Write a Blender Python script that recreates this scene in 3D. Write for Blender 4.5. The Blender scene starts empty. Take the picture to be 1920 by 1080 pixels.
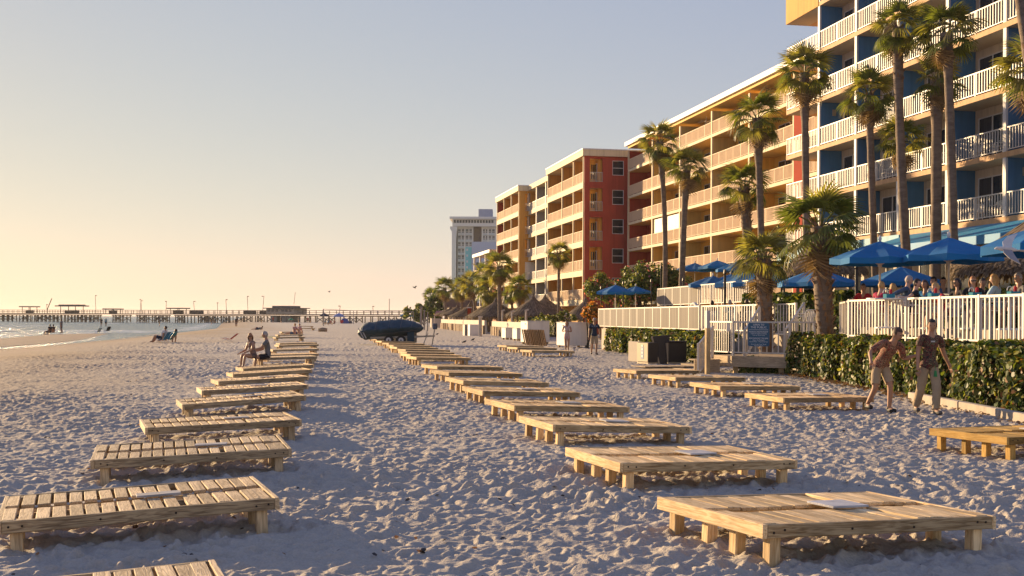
import bpy, bmesh, math, random
import numpy as np
from mathutils import Vector, Matrix, Euler
random.seed(11)
rng = np.random.default_rng(11)
sc = bpy.context.scene
COL = sc.collection

# ------------------------------------------------------------------ camera
F = 2183.0; HC = 1.72; TH = 0.0047          # focal length in photo pixels, eye height, slight roll
cd = bpy.data.cameras.new('camera'); cam = bpy.data.objects.new('camera', cd); COL.objects.link(cam)
cd.sensor_width = 36.0; cd.lens = F / 1920 * 36.0; cd.shift_y = 55.5 / 1920; cd.clip_start = 0.1; cd.clip_end = 9000
cam.location = (0, 0, HC); cam.rotation_euler = (math.pi / 2, -TH, 0)
sc.camera = cam

# ------------------------------------------------------------------ sky, sun, exposure
SUN_AZ = math.radians(43); SUN_EL = math.radians(9.8)     # azimuth counted from straight ahead towards the sea
sunv = Vector((-math.sin(SUN_AZ) * math.cos(SUN_EL), math.cos(SUN_AZ) * math.cos(SUN_EL), math.sin(SUN_EL)))
W = bpy.data.worlds.new('World'); sc.world = W; W.use_nodes = True
nt = W.node_tree; bg = nt.nodes['Background']
sky = nt.nodes.new('ShaderNodeTexSky'); sky.sky_type = 'NISHITA'; sky.sun_disc = False
sky.sun_elevation = SUN_EL; sky.sun_rotation = -SUN_AZ
sky.altitude = 0; sky.air_density = 1.0; sky.dust_density = 0.1; sky.ozone_density = 1.0
gam = nt.nodes.new('ShaderNodeGamma'); gam.inputs['Gamma'].default_value = 0.5      # softens the sky's range, as the camera did
tint = nt.nodes.new('ShaderNodeVectorMath'); tint.operation = 'MULTIPLY_ADD'       # whole-sky colour balance with a thin pale veil
tint.inputs[1].default_value = (1.21, 0.955, 0.22); tint.inputs[2].default_value = (-0.26, 0.0, 1.68)
nt.links.new(sky.outputs[0], gam.inputs['Color']); nt.links.new(gam.outputs[0], tint.inputs[0])
nt.links.new(tint.outputs[0], bg.inputs['Color']); bg.inputs['Strength'].default_value = 0.13
sl = bpy.data.lights.new('sun', 'SUN'); sl.energy = 5.0; sl.angle = math.radians(0.6); sl.color = (1.0, 0.71, 0.39)
so = bpy.data.objects.new('sun', sl); COL.objects.link(so); so.rotation_euler = sunv.to_track_quat('Z', 'Y').to_euler()
sc.view_settings.view_transform = 'Standard'; sc.view_settings.look = 'None'
sc.view_settings.gamma = 1.0; sc.view_settings.use_curve_mapping = False
sc.view_settings.exposure = 1.1
sc.cycles.max_bounces = 6; sc.cycles.diffuse_bounces = 3; sc.cycles.transparent_max_bounces = 6

def at(px, py, D):
    """world point seen at photo pixel (px, py) at distance D along the beach"""
    dx, dy = px - 960, py - 595.5
    u = dx * math.cos(TH) + dy * math.sin(TH); v = -dx * math.sin(TH) + dy * math.cos(TH)
    return Vector((u / F * D, D, HC - v / F * D))
def gnd(px, py, z=0.0):
    dx, dy = px - 960, py - 595.5
    v = -dx * math.sin(TH) + dy * math.cos(TH)
    return at(px, py, (HC - z) * F / v)

# ------------------------------------------------------------------ materials
MATS = {}
def _new(name):
    m = bpy.data.materials.new(name); m.use_nodes = True
    return m, m.node_tree, m.node_tree.nodes['Principled BSDF']
def N(t, kind, **kw):
    n = t.nodes.new(kind)
    for k, v in kw.items(): setattr(n, k, v)
    return n
def mat(name, col, rough=0.7, var=0.12, scale=3.0, bump=0.0, bscale=40.0, metal=0.0, spec=0.4, stretch=(1, 1, 1), rnd=0.0, streak=0.0):
    """painted or plain surface with uneven colour, weather streaks and fine relief"""
    if name in MATS: return MATS[name]
    m, t, b = _new(name)
    tc = N(t, 'ShaderNodeTexCoord'); mp = N(t, 'ShaderNodeMapping'); mp.inputs['Scale'].default_value = stretch
    t.links.new(tc.outputs['Object'], mp.inputs['Vector'])
    no = N(t, 'ShaderNodeTexNoise'); no.inputs['Scale'].default_value = scale; no.inputs['Detail'].default_value = 6
    no.inputs['Roughness'].default_value = 0.65
    t.links.new(mp.outputs[0], no.inputs['Vector'])
    mr = N(t, 'ShaderNodeMapRange'); mr.inputs['From Min'].default_value = 0.3; mr.inputs['From Max'].default_value = 0.7
    mr.inputs['To Min'].default_value = 1 - var; mr.inputs['To Max'].default_value = 1 + var
    t.links.new(no.outputs[0], mr.inputs[0])
    val = mr.outputs[0]
    if rnd:
        oi = N(t, 'ShaderNodeObjectInfo'); m2 = N(t, 'ShaderNodeMapRange')
        m2.inputs['To Min'].default_value = 1 - rnd; m2.inputs['To Max'].default_value = 1 + rnd
        t.links.new(oi.outputs['Random'], m2.inputs[0])
        mu = N(t, 'ShaderNodeMath', operation='MULTIPLY'); t.links.new(val, mu.inputs[0]); t.links.new(m2.outputs[0], mu.inputs[1]); val = mu.outputs[0]
    if streak:
        mp3 = N(t, 'ShaderNodeMapping'); mp3.inputs['Scale'].default_value = (2.2, 2.2, 0.12); t.links.new(tc.outputs['Object'], mp3.inputs['Vector'])
        n3 = N(t, 'ShaderNodeTexNoise'); n3.inputs['Scale'].default_value = 2.0; n3.inputs['Detail'].default_value = 5; t.links.new(mp3.outputs[0], n3.inputs['Vector'])
        m3 = N(t, 'ShaderNodeMapRange'); m3.inputs['From Min'].default_value = 0.45; m3.inputs['From Max'].default_value = 0.75
        m3.inputs['To Min'].default_value = 1; m3.inputs['To Max'].default_value = 1 - streak; t.links.new(n3.outputs[0], m3.inputs[0])
        mu = N(t, 'ShaderNodeMath', operation='MULTIPLY'); t.links.new(val, mu.inputs[0]); t.links.new(m3.outputs[0], mu.inputs[1]); val = mu.outputs[0]
    vm = N(t, 'ShaderNodeVectorMath', operation='SCALE'); vm.inputs[0].default_value = col[:3]
    t.links.new(val, vm.inputs['Scale']); t.links.new(vm.outputs[0], b.inputs['Base Color'])
    b.inputs['Roughness'].default_value = rough; b.inputs['Metallic'].default_value = metal
    b.inputs['Specular IOR Level'].default_value = spec
    if bump:
        n2 = N(t, 'ShaderNodeTexNoise'); n2.inputs['Scale'].default_value = bscale; n2.inputs['Detail'].default_value = 4
        t.links.new(mp.outputs[0], n2.inputs['Vector'])
        bp = N(t, 'ShaderNodeBump'); bp.inputs['Strength'].default_value = bump; bp.inputs['Distance'].default_value = 0.02
        t.links.new(n2.outputs[0], bp.inputs['Height']); t.links.new(bp.outputs[0], b.inputs['Normal'])
    MATS[name] = m
    return m
def wood(name, c1, c2, axis, rnd=0.26):
    """sawn timber: grain runs along the given local axis, knots, per-board tone"""
    if name in MATS: return MATS[name]
    m, t, b = _new(name)
    tc = N(t, 'ShaderNodeTexCoord'); oi = N(t, 'ShaderNodeObjectInfo')
    ad = N(t, 'ShaderNodeVectorMath', operation='ADD'); sc3 = N(t, 'ShaderNodeVectorMath', operation='SCALE'); sc3.inputs[0].default_value = (7.1, 3.3, 5.7)
    t.links.new(oi.outputs['Random'], sc3.inputs['Scale']); t.links.new(tc.outputs['Object'], ad.inputs[0]); t.links.new(sc3.outputs[0], ad.inputs[1])
    s = [16.0, 16.0, 16.0]; s[axis] = 1.3
    mp = N(t, 'ShaderNodeMapping'); mp.inputs['Scale'].default_value = s; t.links.new(ad.outputs[0], mp.inputs['Vector'])
    n1 = N(t, 'ShaderNodeTexNoise'); n1.inputs['Scale'].default_value = 1.3; n1.inputs['Detail'].default_value = 3; n1.inputs['Distortion'].default_value = 1.4
    t.links.new(mp.outputs[0], n1.inputs['Vector'])
    mul = N(t, 'ShaderNodeMath', operation='MULTIPLY'); mul.inputs[1].default_value = 26.0; t.links.new(n1.outputs[0], mul.inputs[0])
    sn = N(t, 'ShaderNodeMath', operation='SINE'); t.links.new(mul.outputs[0], sn.inputs[0])
    n2 = N(t, 'ShaderNodeTexNoise'); n2.inputs['Scale'].default_value = 5.0; n2.inputs['Detail'].default_value = 8; t.links.new(mp.outputs[0], n2.inputs['Vector'])
    a = N(t, 'ShaderNodeMath', operation='MULTIPLY_ADD'); a.inputs[1].default_value = 0.22; t.links.new(sn.outputs[0], a.inputs[0]); t.links.new(n2.outputs[0], a.inputs[2])
    mx = N(t, 'ShaderNodeMix', data_type='RGBA'); mx.inputs[6].default_value = (*c2, 1); mx.inputs[7].default_value = (*c1, 1)
    mr = N(t, 'ShaderNodeMapRange'); mr.inputs['From Min'].default_value = 0.18; mr.inputs['From Max'].default_value = 0.72; t.links.new(a.outputs[0], mr.inputs[0])
    t.links.new(mr.outputs[0], mx.inputs[0])
    n4 = N(t, 'ShaderNodeTexNoise'); n4.inputs['Scale'].default_value = 2.2; n4.inputs['Detail'].default_value = 5; t.links.new(ad.outputs[0], n4.inputs['Vector'])
    m4 = N(t, 'ShaderNodeMapRange'); m4.inputs['From Min'].default_value = 0.3; m4.inputs['From Max'].default_value = 0.7; m4.inputs['To Min'].default_value = 0.72; m4.inputs['To Max'].default_value = 1.15; t.links.new(n4.outputs[0], m4.inputs[0])
    m2 = N(t, 'ShaderNodeMapRange'); m2.inputs['To Min'].default_value = 1 - rnd; m2.inputs['To Max'].default_value = 1 + rnd * 0.7; t.links.new(oi.outputs['Random'], m2.inputs[0])
    mm = N(t, 'ShaderNodeMath', operation='MULTIPLY'); t.links.new(m4.outputs[0], mm.inputs[0]); t.links.new(m2.outputs[0], mm.inputs[1])
    vm = N(t, 'ShaderNodeVectorMath', operation='SCALE'); oc = N(t, 'ShaderNodeVectorMath', operation='MULTIPLY'); t.links.new(mx.outputs[2], oc.inputs[0]); t.links.new(oi.outputs['Color'], oc.inputs[1])
    t.links.new(oc.outputs[0], vm.inputs[0]); t.links.new(mm.outputs[0], vm.inputs['Scale'])
    t.links.new(vm.outputs[0], b.inputs['Base Color']); b.inputs['Roughness'].default_value = 0.8; b.inputs['Specular IOR Level'].default_value = 0.25
    bp = N(t, 'ShaderNodeBump'); bp.inputs['Strength'].default_value = 0.45; bp.inputs['Distance'].default_value = 0.006
    t.links.new(a.outputs[0], bp.inputs['Height']); t.links.new(bp.outputs[0], b.inputs['Normal'])
    MATS[name] = m
    return m
def leafmat(name, col, trans=0.35, rnd=0.35, rough=0.5):
    if name in MATS: return MATS[name]
    m, t, b = _new(name)
    geo = N(t, 'ShaderNodeNewGeometry')
    oi = N(t, 'ShaderNodeObjectInfo')
    ad = N(t, 'ShaderNodeMath', operation='ADD'); t.links.new(geo.outputs['Random Per Island'], ad.inputs[0]); t.links.new(oi.outputs['Random'], ad.inputs[1])
    fr = N(t, 'ShaderNodeMath', operation='FRACT'); t.links.new(ad.outputs[0], fr.inputs[0])
    m2 = N(t, 'ShaderNodeMapRange'); m2.inputs['To Min'].default_value = 1 - rnd; m2.inputs['To Max'].default_value = 1 + rnd
    t.links.new(fr.outputs[0], m2.inputs[0])
    vm = N(t, 'ShaderNodeVectorMath', operation='SCALE'); vm.inputs[0].default_value = col; t.links.new(m2.outputs[0], vm.inputs['Scale'])
    t.links.new(vm.outputs[0], b.inputs['Base Color']); b.inputs['Roughness'].default_value = rough; b.inputs['Specular IOR Level'].default_value = 0.35
    tr = N(t, 'ShaderNodeBsdfTranslucent')
    v2 = N(t, 'ShaderNodeVectorMath', operation='MULTIPLY'); v2.inputs[1].default_value = (1.5, 1.5, 0.7); t.links.new(vm.outputs[0], v2.inputs[0]); t.links.new(v2.outputs[0], tr.inputs['Color'])
    mx = N(t, 'ShaderNodeMixShader'); mx.inputs[0].default_value = trans
    out = t.nodes['Material Output']; t.links.new(b.outputs[0], mx.inputs[1]); t.links.new(tr.outputs[0], mx.inputs[2]); t.links.new(mx.outputs[0], out.inputs['Surface'])
    MATS[name] = m
    return m
def glassmat(name, col, rough=0.08):
    if name in MATS: return MATS[name]
    m, t, b = _new(name)
    tc = N(t, 'ShaderNodeTexCoord'); no = N(t, 'ShaderNodeTexNoise'); no.inputs['Scale'].default_value = 0.9; no.inputs['Detail'].default_value = 3
    t.links.new(tc.outputs['Object'], no.inputs['Vector'])
    vm = N(t, 'ShaderNodeVectorMath', operation='SCALE'); vm.inputs[0].default_value = col
    mr = N(t, 'ShaderNodeMapRange'); mr.inputs['To Min'].default_value = 0.3; mr.inputs['To Max'].default_value = 1.8; t.links.new(no.outputs[0], mr.inputs[0])
    t.links.new(mr.outputs[0], vm.inputs['Scale']); t.links.new(vm.outputs[0], b.inputs['Base Color'])
    b.inputs['Roughness'].default_value = rough; b.inputs['Specular IOR Level'].default_value = 0.6
    MATS[name] = m
    return m
def printmat(name, cols, scale=14.0, rough=0.85):
    """patterned cloth: several dyes in irregular leaf-like patches"""
    if name in MATS: return MATS[name]
    m, t, b = _new(name)
    tc = N(t, 'ShaderNodeTexCoord'); no = N(t, 'ShaderNodeTexNoise'); no.inputs['Scale'].default_value = scale; no.inputs['Detail'].default_value = 2; no.inputs['Distortion'].default_value = 1.5
    t.links.new(tc.outputs['Object'], no.inputs['Vector'])
    cr = N(t, 'ShaderNodeValToRGB'); cr.color_ramp.interpolation = 'CONSTANT'
    e = cr.color_ramp.elements; n = len(cols)
    e[0].position = 0; e[0].color = (*cols[0], 1); e[1].position = 0.36; e[1].color = (*cols[1], 1)
    for i in range(2, n):
        q = e.new(0.36 + (i - 1) * 0.28 / (n - 1)); q.color = (*cols[i], 1)
    t.links.new(no.outputs[0], cr.inputs[0]); t.links.new(cr.outputs[0], b.inputs['Base Color']); b.inputs['Roughness'].default_value = rough
    MATS[name] = m
    return m

# ------------------------------------------------------------------ mesh and object helpers
class MB:
    def __init__(s): s.v = []; s.f = []; s.m = []
    def add(s, verts, faces, mi=0):
        o = len(s.v); s.v += [tuple(p) for p in verts]; s.f += [tuple(i + o for i in f) for f in faces]; s.m += [mi] * len(faces); return s
    def box(s, x0, x1, y0, y1, z0, z1, mi=0):
        return s.add([(x0, y0, z0), (x1, y0, z0), (x1, y1, z0), (x0, y1, z0), (x0, y0, z1), (x1, y0, z1), (x1, y1, z1), (x0, y1, z1)],
                     [(0, 3, 2, 1), (4, 5, 6, 7), (0, 1, 5, 4), (1, 2, 6, 5), (2, 3, 7, 6), (3, 0, 4, 7)], mi)
    def beam(s, p0, p1, w, h, mi=0, up=(0, 0, 1)):
        p0 = Vector(p0); p1 = Vector(p1); d = (p1 - p0).normalized(); u = Vector(up)
        if abs(d.dot(u)) > 0.98: u = Vector((0, 1, 0))
        a = d.cross(u).normalized() * (w / 2); b = a.cross(d).normalized() * (h / 2)
        q = [p + sa * a + sb * b for p in (p0, p1) for sa, sb in ((-1, -1), (1, -1), (1, 1), (-1, 1))]
        return s.add(q, [(0, 1, 2, 3), (7, 6, 5, 4), (0, 4, 5, 1), (1, 5, 6, 2), (2, 6, 7, 3), (3, 7, 4, 0)], mi)
    def tube(s, pts, rad, n=8, mi=0, cap=True):
        pts = [Vector(p) for p in pts]; k = len(pts)
        if not hasattr(rad, '__len__'): rad = [rad] * k
        o = len(s.v); ref = Vector((0.37, 0.92, 0.11))
        for i, p in enumerate(pts):
            d = (pts[min(i + 1, k - 1)] - pts[max(i - 1, 0)]).normalized()
            a = d.cross(ref)
            if a.length < 0.2: a = d.cross(Vector((1, 0, 0)))
            a.normalize(); b = d.cross(a)
            for j in range(n):
                t = 2 * math.pi * j / n; s.v.append(tuple(p + rad[i] * (math.cos(t) * a + math.sin(t) * b)))
        for i in range(k - 1):
            for j in range(n):
                s.f.append((o + i * n + j, o + i * n + (j + 1) % n, o + (i + 1) * n + (j + 1) % n, o + (i + 1) * n + j)); s.m.append(mi)
        if cap:
            s.f.append(tuple(o + j for j in range(n))[::-1]); s.m.append(mi)
            s.f.append(tuple(o + (k - 1) * n + j for j in range(n))); s.m.append(mi)
        return s
    def lathe(s, prof, n=16, mi=0, c=(0, 0, 0), jit=0.0):
        o = len(s.v)
        for r, z in prof:
            for j in range(n):
                t = 2 * math.pi * j / n; q = r * (1 + random.uniform(-jit, jit)); s.v.append((c[0] + q * math.cos(t), c[1] + q * math.sin(t), c[2] + z))
        for i in range(len(prof) - 1):
            for j in range(n):
                s.f.append((o + i * n + j, o + i * n + (j + 1) % n, o + (i + 1) * n + (j + 1) % n, o + (i + 1) * n + j)); s.m.append(mi)
        return s
    def ball(s, c, r, n=10, mi=0, jit=0.0):
        if not hasattr(r, '__len__'): r = (r, r, r)
        o = len(s.v); m = n // 2 + 1
        for i in range(m + 1):
            ph = math.pi * i / m
            for j in range(n):
                t = 2 * math.pi * j / n; q = 1 + random.uniform(-jit, jit)
                s.v.append((c[0] + q * r[0] * math.sin(ph) * math.cos(t), c[1] + q * r[1] * math.sin(ph) * math.sin(t), c[2] + q * r[2] * math.cos(ph)))
        for i in range(m):
            for j in range(n):
                s.f.append((o + i * n + j, o + (i + 1) * n + j, o + (i + 1) * n + (j + 1) % n, o + i * n + (j + 1) % n)); s.m.append(mi)
        return s
    def mesh(s, name, mats, smooth=False):
        me = bpy.data.meshes.new(name); me.from_pydata(s.v, [], s.f)
        for m in (mats if isinstance(mats, (list, tuple)) else [mats]): me.materials.append(m)
        me.polygons.foreach_set('material_index', s.m)
        if smooth: me.polygons.foreach_set('use_smooth', [True] * len(s.f))
        me.update(); return me
def npmesh(name, V, Fq, mats, mi=None, smooth=False):
    """quad or triangle mesh straight from numpy arrays"""
    me = bpy.data.meshes.new(name); n, k = Fq.shape
    me.vertices.add(len(V)); me.vertices.foreach_set('co', np.ascontiguousarray(V, dtype=np.float32).ravel())
    me.loops.add(n * k); me.loops.foreach_set('vertex_index', np.ascontiguousarray(Fq, dtype=np.int32).ravel())
    me.polygons.add(n); me.polygons.foreach_set('loop_start', np.arange(0, n * k, k, dtype=np.int32)); me.polygons.foreach_set('loop_total', np.full(n, k, dtype=np.int32))
    for m in (mats if isinstance(mats, (list, tuple)) else [mats]): me.materials.append(m)
    if mi is not None: me.polygons.foreach_set('material_index', np.ascontiguousarray(mi, dtype=np.int32))
    if smooth: me.polygons.foreach_set('use_smooth', np.ones(n, dtype=bool))
    me.update(calc_edges=True); me.validate(); return me
def obj(name, me, parent=None, loc=(0, 0, 0), rot=(0, 0, 0), label=None, scale=None):
    o = bpy.data.objects.new(name, me); COL.objects.link(o); o.location = loc; o.rotation_euler = rot
    if scale: o.scale = scale if hasattr(scale, '__len__') else (scale,) * 3
    if parent: o.parent = parent
    if label: o['label'] = label
    return o
def tag(o, label, cat, group=None):
    o['label'] = label; o['category'] = cat
    if group: o['group'] = group
    return o
def thing(name, label, cat, loc=(0, 0, 0), rot=0.0, group=None):
    o = bpy.data.objects.new(name, None); COL.objects.link(o); o.location = loc
    o.rotation_euler = rot if hasattr(rot, '__len__') else (0, 0, rot); o.empty_display_size = 0.2
    return tag(o, label, cat, group)
def struct(o): o['kind'] = 'structure'; return o
def stuff(o): o['kind'] = 'stuff'; return o
ONE = {}
def once(key, fn):
    if key not in ONE: ONE[key] = fn()
    return ONE[key]
def boxmesh(name, sx, sy, sz, m, bev=0.004):
    """box centred on x and y, standing on z=0, with worn edges"""
    bm = bmesh.new(); bmesh.ops.create_cube(bm, size=1.0)
    for v in bm.verts: v.co = Vector((v.co.x * sx, v.co.y * sy, (v.co.z + 0.5) * sz))
    if bev: bmesh.ops.bevel(bm, geom=bm.edges[:], offset=bev, segments=1, affect='EDGES')
    me = bpy.data.meshes.new(name); bm.to_mesh(me); bm.free(); me.materials.append(m); return me

# ------------------------------------------------------------------ noise for terrain
def _h(ix, iy, seed):
    n = (ix.astype(np.int64) * 374761393 + iy.astype(np.int64) * 668265263 + seed * 974634777) & 0x7fffffff
    n = ((n ^ (n >> 13)) * 1274126177) & 0x7fffffff
    return ((n ^ (n >> 16)) & 0xffff) / 65535.0
def vnoise(x, y, seed=0):
    ix = np.floor(x); iy = np.floor(y); fx = x - ix; fy = y - iy
    fx = fx * fx * (3 - 2 * fx); fy = fy * fy * (3 - 2 * fy)
    ix = ix.astype(np.int64); iy = iy.astype(np.int64)
    a = _h(ix, iy, seed); b = _h(ix + 1, iy, seed); c = _h(ix, iy + 1, seed); d = _h(ix + 1, iy + 1, seed)
    return (a + (b - a) * fx) * (1 - fy) + (c + (d - c) * fx) * fy
def prints(x, y, cell, seed, depth):
    """trodden sand: one oval dimple with a raised rim per jittered cell"""
    ix = np.floor(x / cell).astype(np.int64); iy = np.floor(y / cell).astype(np.int64); out = np.zeros_like(x)
    for a in (-1, 0, 1):
        for b in (-1, 0, 1):
            cx = ix + a; cy = iy + b
            px = (cx + _h(cx, cy, seed)) * cell; py = (cy + _h(cx, cy, seed + 1)) * cell
            an = _h(cx, cy, seed + 2) * 6.28; r = cell * (0.26 + 0.2 * _h(cx, cy, seed + 3)); dp = depth * (0.35 + 0.9 * _h(cx, cy, seed + 4))
            dx = x - px; dy = y - py; ca = np.cos(an); sa = np.sin(an)
            q = np.sqrt(((dx * ca + dy * sa) / (r * 1.35)) ** 2 + ((-dx * sa + dy * ca) / (r * 0.8)) ** 2)
            out += dp * (-np.exp(-(q ** 2) * 1.6) + 0.55 * np.exp(-((q - 1.35) ** 2) * 6))
    return out
LF = [(-3.061, 9.553, .364, .038, -.007, .234), (-3.591, 13.069, .296, .033, .01, .254), (-4.113, 16.382, .359, .028, 0, .268), (-4.771, 20.446, .354, .057, -.003, .297), (-5.273, 23.607, .336, .042, -.01, .31), (-5.967, 27.504, .376, .042, -.01, .273), (-6.513, 31.213, .362, .049, -.01, .262), (-7.036, 34.538, .387, .046, -.01, .257)]
RF = [(2.366, 8.854, .404, -.034, -.008, .296), (1.809, 12.584, .355, -.024, .008, .258), (1.307, 16.511, .33, -.041, .006, .255), (.773, 19.83, .355, -.035, .011, .27), (.181, 23.762, .332, -.032, .015, .256), (-.342, 27.082, .341, -.037, .015, .271), (-.934, 30.968, .398, -.031, .009, .277), (-1.467, 34.467, .407, -.026, .002, .289)]
SF = [(5.912, 23.184, .345, -.013, .008, .205), (5.339, 26.701, .343, -.017, .015, .22), (4.786, 30.152, .391, -.019, .007, .231), (4.161, 33.539, .391, -.01, -.001, .244)]
LFIRST = (-2.50, 5.98, .364, .038, -.007, .222); EF = (6.851, 15.421, .361, .001, -.007, .259)
# ------------------------------------------------------------------ beach, water
def interp(D, pts): return np.interp(D, [p[0] for p in pts], [p[1] for p in pts])
DRY = [(0, -11), (37.8, -16.6), (60.6, -21.1), (131, -33.7), (227, -51), (420, -95), (600, -135), (1500, -330), (4000, -900)]
POOL = [(0, -27), (72, -31.8), (82, -32.3), (105, -35.6), (138, -41.6), (201, -51.6), (420, -105), (600, -145), (1500, -345), (4000, -920)]
BAR = [(0, -38), (72, -41), (105, -46), (130, -51), (143, -47.5), (146, -42.8), (201, -51.6), (420, -105), (600, -145), (1500, -345), (4000, -920)]
ZW = -0.42
def ground_height(X, D):
    xd = interp(D, DRY); xp = interp(D, POOL); xb = interp(D, BAR)
    t = np.clip((xd - X) / np.maximum(xd - xp, 1), 0, 1)
    z = -0.40 * t * t * (3 - 2 * t) + 0.03 * np.exp(-((X - xd) / 2.5) ** 2)
    pw = np.clip(0.9 + (D - 95) * 0.05, 0.9, 3.2)
    inpool = np.exp(-((X - (xp - pw - 0.3)) / pw) ** 2)
    beyond = (X < xp)
    z = np.where(beyond, -0.36 - 0.0 * z, z) - 0.14 * inpool * (X < xp + 1.5)
    off = np.clip((xb - X) / 12.0, 0, 1)
    z = np.where(X < xb, z - 0.055 - 1.6 * off, z)
    return z
def build_ground():
    s = np.concatenate([np.linspace(-0.64, -0.5, 40, endpoint=False), np.linspace(-0.5, 0.5, 940), np.linspace(0.5, 0.64, 41)[1:]])
    D = np.concatenate([np.exp(np.linspace(math.log(4.5), math.log(60), 820, endpoint=False)), np.exp(np.linspace(math.log(60), math.log(400), 130, endpoint=False)), np.exp(np.linspace(math.log(400), math.log(6500), 26))])
    S, DD = np.meshgrid(s, D); X = S * (DD + 4)
    z = ground_height(X, DD)
    num = np.zeros_like(X); den = np.full_like(X, .12); near = DD < 40                # the sand drifts up to each lounger's own level
    for lx, ly, yaw, pt, rl, lz in LF + RF + SF + [LFIRST, EF]:
        dx = X[near] - lx; dy = DD[near] - ly; c_, s_ = math.cos(yaw), math.sin(yaw); u = dx * c_ + dy * s_; v = -dx * s_ + dy * c_
        w = np.exp(-(u / 1.5) ** 2 - (v / 1.25) ** 2); num[near] += w * (lz - .255 + pt * np.clip(u, -1.3, 1.3) + rl * np.clip(v, -1, 1)); den[near] += w
    z = z + num / den
    wet = np.clip((interp(DD, DRY) - X) / 4.0 + 0.15 * (vnoise(X * .25, DD * .12, 5) - .5) * 6, 0, 1)
    dry = 1 - np.clip(np.maximum(wet, (interp(DD, DRY) + 3 - X) / 7.0), 0, .93)
    fade1 = np.clip((130 - DD) / 60, 0, 1); fade2 = np.clip((40 - DD) / 20, 0, 1); fade3 = np.clip((13 - DD) / 6, 0, 1)
    wx = X + 0.12 * (vnoise(X * 3.1, DD * 3.1, 21) - .5); wy = DD + 0.12 * (vnoise(X * 3.1, DD * 3.1, 22) - .5)
    rel = 0.04 * (vnoise(X * .55, DD * .55, 1) - .5) + 0.024 * (vnoise(X * 1.7, DD * 1.7, 2) - .5) * np.clip((140 - DD) / 60, 0, 1)
    calm = 0.2 + 0.8 * np.clip((vnoise(X * .33 + 9, DD * .25, 9) - .22) * 2.2, 0, 1)
    calm *= 1 + 0.9 * np.exp(-((X - 0.35 - .045 * DD - .5 * np.sin(DD * .3)) / .5) ** 2) + .7 * np.exp(-((X + 1.2 + .16 * DD) / .4) ** 2)   # trodden paths
    rel += (prints(wx, wy, 0.34, 3, 0.024) * np.clip((110 - DD) / 60, 0, 1) + prints(wx + 3.3, wy + 1.7, 0.24, 13, 0.036) * fade1 * (1 + .5 * np.clip((DD - 14) / 20, 0, 1))) * calm
    rel += (0.034 * (vnoise(wx * 6.1, wy * 6.1, 4) - .5) + 0.02 * (vnoise(wx * 10.3, wy * 10.3, 14) - .5) + prints(wx, wy, 0.14, 31, 0.019)) * fade2
    rel += (0.020 * (vnoise(wx * 17, wy * 17, 6) - .5) + 0.012 * (vnoise(wx * 33, wy * 33, 7) - .5)) * fade3
    rel = .9 * (rel - rel[DD < 16].mean()) - .012
    z = z + rel * (0.12 + 0.88 * dry)
    ny, nx = X.shape; idx = np.arange(ny * nx).reshape(ny, nx)
    Q = np.stack([idx[:-1, :-1], idx[:-1, 1:], idx[1:, 1:], idx[1:, :-1]], -1).reshape(-1, 4)
    me = npmesh('beach', np.stack([X, DD, z], -1).reshape(-1, 3), Q, sand_material(), smooth=True)
    a = me.attributes.new('wet', 'FLOAT', 'POINT'); a.data.foreach_set('value', wet.astype(np.float32).ravel())
    tan = np.clip((interp(DD, DRY) + 7 - X) / 11 + .5 * (vnoise(X * .2, DD * .1, 8) - .5), 0, 1)          # older, damper sand towards the sea
    a = me.attributes.new('tan', 'FLOAT', 'POINT'); a.data.foreach_set('value', tan.astype(np.float32).ravel())
    return struct(obj('beach', me))
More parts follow.
